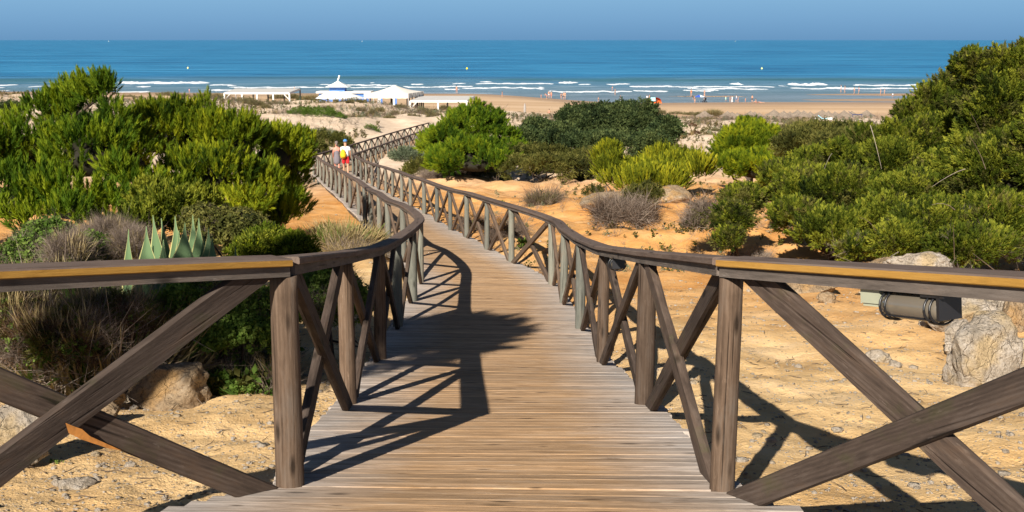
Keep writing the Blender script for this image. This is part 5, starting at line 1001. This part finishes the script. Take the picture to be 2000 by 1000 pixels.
BP = [(981, 189, 11, "stand", [("swimsuit", (.6, .15, .14))], "small child in red swimwear at the water's edge, far left of the beach walkers", 1.2, True), (892, 180, 15, "stand", [("trunks", (.5, .12, .08))], "bather standing alone in the wet sand above the white pergola", .4, False),
 (1057, 190, 8, "stand", [("trunks", (.6, .2, .15))], "toddler standing left of the bending woman on the beach", .6, False), (1068, 192, 9, "bend", [("swimsuit", (.5, .1, .12))], "person in a red swimsuit bending over the sand at the waterline", 1.5, True),
 (1072, 189, 14, "stand", [("trunks", (.65, .6, .6))], "bather in pale trunks behind the bending person", .2, False), (1076.5, 190, 14, "stand", [("trunks", (.55, .12, .1))], "bather in red trunks next to the one in pale trunks", -.5, False),
 (1096, 191, 12, "stand", [("swimsuit", (.03, .03, .05))], "bather in a black swimsuit, left one of the trio by the water", .4, True), (1100.5, 191, 13, "stand", [("shorts", (.05, .05, .07))], "bather in dark shorts in the middle of the trio by the water", 2.6, False),
 (1103.5, 191, 14, "stand", [("trunks", (.5, .35, .25))], "tanned bather at the right of the trio by the water", -.3, False), (1169, 197, 10, "stand", [("trunks", (.03, .03, .05))], "child in dark trunks walking on dry sand above the large dark juniper", .7, False),
 (1196, 175, 9, "stand", [("trunks", (.1, .1, .3))], "bather standing in the surf, the farther of two", .3, False), (1201.5, 183, 12, "stand", [("trunks", (.05, .05, .06))], "bather wading in the shallows, the nearer of two", 1.0, False),
 (1212, 196, 13, "stand", [("trousers", (.6, .6, .62)), ("shirt", (.05, .06, .12))], "person in a navy shirt and pale trousers at the waterline", -.4, False), (1264, 196, 13, "stand", [("shirt", (.8, .8, .8)), ("shorts", (.05, .05, .06))], "person in a white shirt behind the orange beach tent", .2, False),
 (1268.5, 194, 12, "stand", [("trunks", (.6, .3, .25))], "bare-chested person next to the white shirt behind the orange tent", .9, False), (1350, 186, 15, "stand", [("swimsuit", (.6, .12, .03))], "person in an orange swimsuit standing behind the blue parasol", .1, True),
 (1376, 185, 12, "stand", [("trunks", (.7, .55, .5))], "person with fair hair farther out behind the pushchair", .4, False), (1375.5, 191, 12, "stand", [("trunks", (.6, .4, .35))], "bare-backed person standing beside the pushchair", 1.8, False), (1357, 199, 10, "bend", [("swimsuit", (.04, .03, .05))], "person in a black swimsuit bending left of the blue parasol", 2.4, True),
 (1417.5, 195, 11, "stand", [("dress", (.35, .65, .5))], "person wrapped in a mint green towel at the waterline", .2, True), (1426, 196, 11, "stand", [("swimsuit", (.65, .25, .22))], "person in pink walking left of the one in a white shirt and trousers", .9, True), (1430, 198, 13, "stand", [("shirt", (.8, .8, .8)), ("trousers", (.7, .7, .7))], "person dressed all in white, left of the pair", .9, False),
 (1438, 196, 13, "stand", [("shirt", (.8, .8, .85)), ("shorts", (.15, .25, .5))], "person in a white shirt and blue shorts striding along the water", 1.2, False), (1441.5, 198, 12, "stand", [("trunks", (.6, .25, .2))], "bare-chested walker overlapping the one in blue shorts", 1.3, False), (1456, 197, 8, "stand", [("trunks", (.6, .15, .12))], "small child in red trunks between the walkers and the standing man", .5, False),
 (1469, 197, 14, "stand", [("shorts", (.03, .03, .05))], "bare-chested man in black shorts facing the sea", .2, False), (1477, 198.5, 7, "sit", [("trunks", (.6, .15, .12))], "child sitting on the sand beside the man in black shorts", 1.4, False), (1486, 198.5, 4, "lie", [("swimsuit", (.6, .3, .3))], "person lying on the sand right of the sitting child", 1.5, True),
 (1642.5, 178, 14, "stand", [("shirt", (.75, .7, .7))], "left walker of the farthest pair in the shallows, with a pale top", 1.4, False), (1650, 179, 14, "stand", [("trunks", (.6, .2, .2))], "right walker of the farthest pair in the shallows, in red", 1.4, False), (1668, 182, 14, "stand", [("trunks", (.15, .08, .1))], "left walker of the middle pair on the first sandbar", -1.3, False), (1677, 181, 14, "stand", [("swimsuit", (.15, .15, .4))], "right walker of the middle pair, in a blue swimsuit", -1.3, True),
 (1720, 183, 12, "stand", [("trunks", (.6, .25, .2))], "left walker of the pair nearest the white-shirted child", 1.5, False), (1727.5, 183, 12, "stand", [("swimsuit", (.6, .35, .3))], "right walker of the pair nearest the white-shirted child", 1.5, True), (1743.5, 188, 9, "stand", [("shirt", (.85, .85, .85)), ("trunks", (.03, .04, .15))], "child in a big white shirt on the sandbar", .3, False),
 (370, 180, 9, "stand", [("shirt", (.6, .3, .35))], "person in pink by the water, seen over the bright pine", .4, False), (482, 177, 8, "stand", [("trunks", (.5, .1, .1))], "bather wading behind the white flat-roofed pergola", .4, False), (575, 176, 9, "stand", [("trunks", (.55, .2, .15))], "bather at the right end of the white flat-roofed pergola", -.4, False), (1073, 222, 8, "sit", [("swimsuit", (.6, .3, .25))], "dark-haired person sitting on the dune left of the large dark juniper", .5, True)]
for q in BP: beach_person(*q[:6], rz=q[6], fem=q[7], hair=HAIR_G if "fair" in q[5] else HAIR_D)

# ------------------------------------------------------------------ beach pavilion and its neighbours
WHT = plain("white_paint", (.74, .74, .72), .6, .05, 2); CANV = plain("cream_canvas", (.74, .68, .60), .85, .06, 1.5, bmp=.1); BLU = plain("blue_paint", (.07, .19, .55), .6, .08, 2); SHD = plain("dark_timber", (.05, .035, .03), .8); GRW = plain("grey_weathered_timber", (.30, .27, .25), .85, .15, 3)
def px3(px, py, Y): return at(px, py, Y)
def white_tent():
    Y = 183.; zb = at(760, 192, Y)[2]; xl = at(713, 192, Y)[0]; xr = at(798, 192, Y)[0]; w_ = xr - xl; rz = -.2
    root = empty("canopy_tent", (xl, Y, -11.7), rz * .0); setp(root, "large white pyramid-roofed canopy with blue and white posts beside the beach", "canopy tent"); O = np.array([xl, Y, -11.7])
    c0 = np.array([xl, Y, 0]); c1 = np.array([xr, Y - .4, 0]); dv = np.array([1.7, 8.4, 0]); c2 = c1 + dv; c3 = c0 + dv; ez = zb + .75; ap = (c0 + c1 + c2 + c3) / 4; ap[2] = at(772, 166, Y + 4)[2]
    cs = [np.array([c[0], c[1], ez]) for c in (c0, c1, c2, c3)]; mb = MB(); V = []; F = []
    for i in range(4):
        a, b = cs[i], cs[(i + 1) % 4]; m = 8; n0 = len(V)
        for r in range(m + 1):
            for s in range(m + 1):
                q = r / m; u = s / m; p = (a * (1 - u) + b * u) * (1 - q) + ap * q; p = p - [0, 0, .35 * math.sin(math.pi * q) * (1 - .5 * math.sin(math.pi * u)) * .6]; V.append(p)
        F += [(n0 + r * (m + 1) + s, n0 + r * (m + 1) + s + 1, n0 + (r + 1) * (m + 1) + s + 1, n0 + (r + 1) * (m + 1) + s) for r in range(m) for s in range(m)]
    roof = mk("roof", np.array(V) - O, F, CANV, root)
    mb = MB()
    for i in range(4):
        a, b = cs[i], cs[(i + 1) % 4]; n = 14; P = [a * (1 - j / n) + b * (j / n) for j in range(n + 1)]; V = []
        for j, p in enumerate(P): V += [p - O, p - O - [0, 0, .72 + .03 * (j % 2)]]
        mb.add(V, [(2 * j, 2 * j + 1, 2 * j + 3, 2 * j + 2) for j in range(n)])
    mb.build("valance", CANV, roof)
    for i, (a, b) in enumerate(((0, 1), (1, 2), (2, 3), (3, 0))):
        for j in range(3 if i in (0, 2) else 4):
            q = j / (3 if i in (0, 2) else 4); p = cs[a] * (1 - q) + cs[b] * q; mb = MB(); mb.box(p - O - [0, 0, 1.6], (.30 if i == 0 else .2, .2, 3.2)); mb.build("post", WHT if i == 0 else GRW, root)
            if i == 0: mb = MB(); mb.box(p - O - [-.3, -.1, 1.6], (.28, .16, 3.2)); mb.build("post", BLU, root)
    for cx in (w_ * .52, w_ * .9, w_ * 1.1): mb = MB(); mb.box((cx, 7, 1.5), (.55, .4, 3.0)); mb.build("pillar", SHD, root)
    mb = MB(); mb.box((w_ * .6, 8, 1.0), (w_, .08, .1)); mb.build("rail", SHD, root)
    mb = MB(); mb.box((w_ / 2 + .6, 4, .0), (w_ + 2, 9, .3)); mb.build("floor", GRW, root)
white_tent()
def pergola(name, fl, fr, bl, br, Yf, Yb, label, zpost, posts, brace=True):
    """flat roof on posts; the four corners are given at their own distances"""
    A = [at(*fl, Yf), at(*fr, Yf), at(*br, Yb), at(*bl, Yb)]; z = np.mean([p[2] for p in A]); A = [np.array([p[0], p[1], z]) for p in A]; O = np.array([A[0][0], A[0][1], zpost]); root = empty(name, O); setp(root, label, "pergola")
    mb = MB(); t = .06; V = [p - O for p in A] + [p - O + [0, 0, t] for p in A]; mb.add(V, [(3, 2, 1, 0), (4, 5, 6, 7), (0, 1, 5, 4), (1, 2, 6, 5), (2, 3, 7, 6), (3, 0, 4, 7)]); mb.build("roof", plain("faded_white_slats", (.52, .50, .47), .8, .12, 3), root)
    for a, b in ((0, 1), (1, 2), (2, 3), (3, 0)):
        p, q = A[a] - O, A[b] - O; c = (p + q) / 2; ln = np.linalg.norm(q - p); mb = MB(); mb.box(c - [0, 0, .13], (ln + .2, .14, .24), rz=math.atan2(q[1] - p[1], q[0] - p[0])); mb.build("beam", WHT, root)
    n = 9
    for j in range(1, n): q = j / n; p, r = (A[0] * (1 - q) + A[1] * q) - O, (A[3] * (1 - q) + A[2] * q) - O; c = (p + r) / 2; mb = MB(); mb.box(c - [0, 0, .1], (np.linalg.norm(r - p), .08, .12), rz=math.atan2(r[1] - p[1], r[0] - p[0])); mb.build("rafter", WHT, root)
    hh = z - zpost
    for side, (a, b) in enumerate(((0, 1), (3, 2))):
        for q in posts:
            p = A[a] * (1 - q) + A[b] * q - O; mb = MB(); mb.box(p - [0, 0, hh / 2 + .2], (.24, .24, hh - .0)); mb.build("post", WHT if side == 0 else GRW, root)
            if brace and q in (posts[0], posts[-1]) and side == 0:
                s = 1 if q == posts[0] else -1; u = (A[b] - A[a]) / np.linalg.norm(A[b] - A[a]) * s; mb = MB(); mb.bar(p - [0, 0, 1.3], p + u * .95 - [0, 0, .3], .09, 4); mb.build("strut", WHT, root)
pergola("beach_pergola", (801, 197), (912, 197), (823, 187.5), (927, 188), 177, 191, "long white flat-roofed pergola attached to the right of the pyramid canopy", -12.2, (0, .49, 1))
pergola("beach_pergola", (438, 181), (565, 179), (460, 175.5), (586, 173), 205, 222, "long low white pergola half hidden behind the dune crest above the bright pine", -12.3, (0, .27, .5, .75, 1))
def beach_bar():
    Y = 207.; xl = at(620, 185, Y)[0]; xr = at(722, 185, Y)[0]; zr = at(700, 180.5, Y)[2]; O = np.array([(xl + xr) / 2, Y, -12.6]); root = empty("beach_bar", O); setp(root, "low blue beach bar with a small blue tower under a white pointed roof", "beach bar")
    w_ = xr - xl; H = zr - O[2]; mb = MB(); mb.box((0, 2, H / 2 - .1), (w_ - .5, 4, H - .2)); mb.build("wall", BLU, root); mb = MB(); mb.box((0, 2, H), (w_ + .4, 4.8, .28)); mb.build("roof", WHT, root)
    tx = at(657, 175, Y)[0] - O[0]; z0, z1 = H + .14, at(657, 170.5, Y)[2] - O[2]; tw = 30 / FPX * Y * .97; mb = MB(); mb.box((tx, 2, (z0 + z1) / 2), (tw, tw, z1 - z0)); tower = mb.build("tower", BLU, root)
    za = at(657, 158, Y)[2] - O[2]; n = 8; V = []; F = []
    for i in range(n + 1):
        q = i / n; h = (tw / 2 + .75) * (1 - q) ** 1.25 + .05; z = z1 + (za - z1) * q
        for (a, b) in ((-1, -1), (1, -1), (1, 1), (-1, 1)): V.append((tx + a * h, 2 + b * h, z))
    F = [(i * 4 + j, i * 4 + (j + 1) % 4, i * 4 + 4 + (j + 1) % 4, i * 4 + 4 + j) for i in range(n) for j in range(4)] + [(3, 2, 1, 0), (n * 4, n * 4 + 1, n * 4 + 2, n * 4 + 3)]; mk("tower_roof", V, F, WHT, tower)
    mb = MB(); zt = at(657, 148, Y)[2] - O[2]; mb.tube([(tx, 2, za - .1), (tx + .03, 2, za + .2), (tx + .22, 2, za + .45), (tx + .2, 2, za + .7), (tx + .32, 2, zt - .1), (tx + .15, 2, zt)], [.1, .13, .15, .12, .2, .06], 8); mb.build("finial", WHT, tower, True)
beach_bar()
def awning():
    Y = 192.; ap = at(651, 177.5, Y); l, r = at(616, 193, Y), at(715, 191, Y); O = np.array([ap[0], Y, -12.2]); root = empty("round_awning", O); setp(root, "shallow white tent roof in front of the blue beach bar", "awning"); V = [ap - O]; F = []; n = 24; m = 6; rx = (r[0] - l[0]) / 2; cx = (r[0] + l[0]) / 2 - O[0]; ez = (l[2] + r[2]) / 2 - O[2]
    for i in range(1, m + 1):
        q = i / m
        for k in range(n): a = 2 * math.pi * k / n; V.append((cx * q + rx * q * math.cos(a), 3.2 * q * math.sin(a), (ap[2] - O[2]) * (1 - q ** 1.3) + ez * q ** 1.3 + .12 * math.sin(q * math.pi)))
    F = [(0, 1 + k, 1 + (k + 1) % n) for k in range(n)] + [(1 + (i - 1) * n + k, 1 + i * n + k, 1 + i * n + (k + 1) % n, 1 + (i - 1) * n + (k + 1) % n) for i in range(1, m) for k in range(n)]
    mk("canopy", V, F, WHT, root, True)
    for k in range(6): a = 2 * math.pi * k / 6 + .3; mb = MB(); mb.bar((cx + rx * .93 * math.cos(a), 3 * math.sin(a), -.3), (cx + rx * .93 * math.cos(a), 3 * math.sin(a), ez + .05), .06, 8); mb.build("post", GRW, root)
    mb = MB(); mb.bar((0, 0, -.3), (0, 0, ap[2] - O[2]), .08, 8); mb.build("post", GRW, root)
awning()

# ------------------------------------------------------------------ thatched parasols, loungers
THATCH = plain("thatch", (.21, .165, .125), .95, .35, 9, bmp=.6)
def thatch():
    root = empty("thatched_parasol"); V = []; F = []; n = 22; rows = [(0.02, 2.62), (.18, 2.48), (.5, 2.25), (.95, 2.0), (1.25, 1.83), (1.3, 1.72), (1.22, 1.74), (.5, 2.12)]
    for i, (r, z) in enumerate(rows):
        for k in range(n): a = 2 * math.pi * k / n; j = 1 + .05 * rng.normal() * (i > 1); V.append((r * j * math.cos(a), r * j * math.sin(a), z + .03 * rng.normal()))
    F = [(i * n + k, i * n + (k + 1) % n, (i + 1) * n + (k + 1) % n, (i + 1) * n + k) for i in range(len(rows) - 1) for k in range(n)] + [tuple(range(n))[::-1]]
    mk("canopy", V, F, THATCH, root); mb = MB(); mb.bar((0, 0, -.4), (0, 0, 2.3), .05, 8); mb.build("pole", GRW, root); return root
TP = thatch()
TL = [(1376, 216, "lone thatched parasol leftmost on the sand, left of a gap"), (1421, 217, "first thatched parasol right of the lone leftmost one"), (1430, 219, "thatched parasol close behind the second one from the left"), (1440, 220, "low thatched parasol before the first gap in the row"), (1466, 216.5, "thatched parasol directly above the pine bush, left half of a pair"), (1474, 218, "thatched parasol above the pine bush, right half of a pair"),
      (1483, 220, "small thatched parasol at the end of the left cluster"), (1512, 214, "tall thatched parasol starting the long row"), (1531, 216.5, "thatched parasol right after the tall one starting the long row"), (1543, 218, "low thatched parasol third in the long row"), (1558, 214.5, "pointed thatched parasol fourth in the long row"), (1570, 216, "thatched parasol just right of the pointed fourth one"),
      (1583, 218, "low thatched parasol left of the loungers"), (1606, 214.5, "thatched parasol over the left end of the white loungers"), (1618, 216.5, "thatched parasol over the right end of the white loungers"), (1631, 218, "low thatched parasol right of the loungers"), (1649, 215.5, "thatched parasol left of the dark blue sun bed"), (1664, 217, "thatched parasol over the dark blue sun bed"), (1693, 215, "thatched parasol rightmost in the row, beside the dark brush")]
for i, (px, py, lb) in enumerate(TL):
    if i == 0: o = TP
    else:
        o = TP.copy(); COL.objects.link(o)
        for ch in TP.children:
            c = ch.copy(); COL.objects.link(c); c.parent = o
    Yp = 174 + 3.5 * math.sin(i * 2.1) if py < 217 else 181 + 2 * math.sin(i * 1.7); p = at(px, py, Yp); o.location = (p[0], p[1], p[2] - 2.62 * 1.0); o.rotation_euler = (0, 0, i * 1.3); setp(o, lb, "parasol", "thatched parasols on the beach")
def lounger(px, py, Y, c, label, rz):
    p = at(px, py, Y); root = empty("sun_lounger", (p[0], p[1], p[2]), rz); setp(root, label, "sun lounger", "sun loungers"); m = cloth(c); mb = MB(); mb.box((0, -.25, .32), (.65, 1.4, .08)); mb.build("seat", m, root)
    mb = MB(); mb.add([(-.32, .45, .3), (.32, .45, .3), (.32, 1.0, .72), (-.32, 1.0, .72), (-.32, .45, .36), (.32, .45, .36), (.32, 1.0, .78), (-.32, 1.0, .78)], [(0, 3, 2, 1), (4, 5, 6, 7), (0, 1, 5, 4), (1, 2, 6, 5), (2, 3, 7, 6), (3, 0, 4, 7)]); mb.build("backrest", m, root)
    for a in (-.28, .28):
        for b in (-.85, .4): mb = MB(); mb.box((a, b, .12), (.06, .06, .34)); mb.build("leg", m, root)
lounger(1605, 243, 150, (.8, .8, .8), "white sun lounger, left one of two standing in the gap of the dune brush", .5); lounger(1618, 242, 152, (.8, .8, .8), "white sun lounger, right one of two standing in the gap of the dune brush", -.4)
lounger(1612, 236, 160, (.35, .62, .72), "pale turquoise sun lounger behind the two white ones", 1.2); lounger(1671, 228, 166, (.02, .03, .10), "dark blue sun bed under a thatched parasol", 1.3)
# ------------------------------------------------------------------ things on the beach and the sea
def beach_tent():
    Y = 13 * FPX / (202 - 78) * 1.0; p = ground(1280, 201, 100); O = np.array([p[0], p[1], p[2]]); root = empty("beach_tent", O); setp(root, "orange half-dome beach tent with a pale blue towel on the sand", "beach tent"); w_ = 23 / FPX * p[1] / 2; n = 12; V = []; F = []; h = 1.15
    for i in range(n + 1):
        a = math.pi * i / n
        for j in range(7):
            b = math.pi * .5 * j / 6; V.append((w_ * math.cos(a) * (1 - .12 * j / 6), .1 + 1.0 * math.sin(b) - .5, h * math.sin(a) ** .75 * math.cos(b) ** .6 + .02))
    F = [(i * 7 + j, i * 7 + j + 1, i * 7 + 8 + j, i * 7 + 7 + j) for i in range(n) for j in range(6)]; mk("shell", V, F, cloth((.75, .13, .02)), root, True)
    mb = MB(); mb.box((0, -.9, .12), (w_ * 1.9, 1.0, .2)); mb.build("porch", cloth((.75, .13, .021)), root)
    mb = MB(); mb.box((w_ * .15, -.42, .55), (.5, .04, .5)); mb.build("opening", cloth((.08, .03, .02)), root)
    tw = MB(); tw.box((-w_ * .45, -.5, .78), (w_ * .8, .10, .75)); o = tw.build("towel", cloth((.35, .68, .75))); o.location = tuple(O); setp(o, "pale blue towel hung over the left of the orange tent", "towel")
beach_tent()
def blue_parasol():
    p = ground(1366, 199, 100); root = empty("beach_parasol", p); setp(root, "tilted blue and white beach parasol planted low in the sand", "parasol"); V = [(0, 0, 1.5)]; n = 16; m = 4
    for i in range(1, m + 1):
        for k in range(n): a = 2 * math.pi * k / n; q = i / m; V.append((1.15 * q * math.cos(a), 1.15 * q * math.sin(a) - .15 * q, 1.5 - .45 * q ** 1.6))
    F = [(0, 1 + k, 1 + (k + 1) % n) for k in range(n)] + [(1 + (i - 1) * n + k, 1 + i * n + k, 1 + i * n + (k + 1) % n, 1 + (i - 1) * n + (k + 1) % n) for i in range(1, m) for k in range(n)]
    mi = [0 if (k // 4) % 2 else 1 for k in range(n)] + [0 if (k // 4) % 2 else 1 for i in range(1, m) for k in range(n)]; mk("canopy", V, F, [cloth((.6, .68, .8)), cloth((.03, .08, .42))], root, mi=mi); mb = MB(); mb.bar((0, .05, -.1), (0, 0, 1.5), .02); mb.build("pole", WHT, root)
    p = ground(1376, 200, 100); root = empty("pushchair", p, .6); setp(root, "black pushchair standing on the sand right of the blue parasol", "pushchair"); m = cloth((.015, .015, .02)); mb = MB(); mb.box((0, 0, .42), (.42, .5, .14)); mb.build("seat", m, root); mb = MB(); mb.box((0, -.25, .72), (.42, .1, .5)); mb.build("backrest", m, root)
    mb = MB(); mb.tube([(-.2, -.35, .9), (-.2, .05, 1.05), (.2, .05, 1.05), (.2, -.35, .9)], .05, 6); mb.build("hood", m, root); mb = MB(); mb.tube([(-.2, .3, .2), (-.2, -.35, .95), (-.2, -.6, 1.05), (.2, -.6, 1.05), (.2, -.35, .95), (.2, .3, .2)], .02, 6); mb.build("handle", GRW, root)
    for a in (-.22, .22):
        for b in (-.32, .34): mb = MB(); mb.tube([(a - .02, b, .14), (a + .02, b, .14)], .14, 14); mb.build("wheel", m, root)
blue_parasol()
p = ground(1025, 224, 100); mb = MB(); mb.tube([(0, 0, -.2), (0, 0, 1.6), (0, 0, 1.62), (0, 0, 1.95)], [.20, .20, .13, .12], 10); mb.box((0, 0, .0), (.7, .7, .35)); o = mb.build("grey_pillar", GRW); o.location = tuple(p); setp(o, "slim grey pillar standing alone on the beach", "pillar")
for px, py, c, lb in ((367, 131, (.75, .7, .3), "small pale buoy floating above the bright pine"), (912, 132, (.85, .7, .02), "yellow buoy floating in the middle of the sea"), (1488, 132, (.65, .72, .3), "yellow-green buoy floating towards the right")):
    Y = 13 * FPX / (py + 1.5 - 78); r = ray(px, py + 1.5); mb = MB(); mb.tube([(0, 0, -.3), (0, 0, .25), (0, 0, .7), (0, 0, 1.05), (0, 0, 1.1)], [.45, .62, .6, .35, .1], 12); mb.bar((0, 0, 1), (0, 0, 1.5), .07); o = mb.build("buoy", cloth(c), None, True); o.location = (r[0] * Y, Y, -13); o.scale = (.68, .68, .68); setp(o, lb, "buoy", "buoys on the sea")
for px, lb in ((212, "tiny white sailing boat on the horizon at the left"), (707, "tiny pale boat on the horizon above the beach bar"), (1436, "tiny white boat on the horizon at the right")):
    Y = 9000.; r = ray(px, 81.2); root = empty("boat", (r[0] * Y, Y, -13), .6); root.scale = (.6, .6, .6); setp(root, lb, "boat", "boats on the horizon"); mb = MB(); mb.add([(-7, 0, 3), (7, 0, 3.2), (5.5, 1.6, 3), (-6, 1.6, 3), (-6, 0, 0), (5, 0, 0), (4, 1, 0), (-5.5, 1, 0)], [(0, 1, 2, 3), (0, 4, 5, 1), (1, 5, 6, 2), (2, 6, 7, 3), (3, 7, 4, 0), (4, 7, 6, 5)]); mb.build("hull", WHT, root)
    mb = MB(); mb.add([(-.2, .8, 3), (6.5, .8, 3.6), (0, .8, 16), (-.2, .9, 3), (6.5, .9, 3.6), (0, .9, 16)], [(0, 1, 2), (5, 4, 3), (0, 2, 5, 3), (1, 4, 5, 2), (0, 3, 4, 1)]); mb.build("sail", WHT, root)
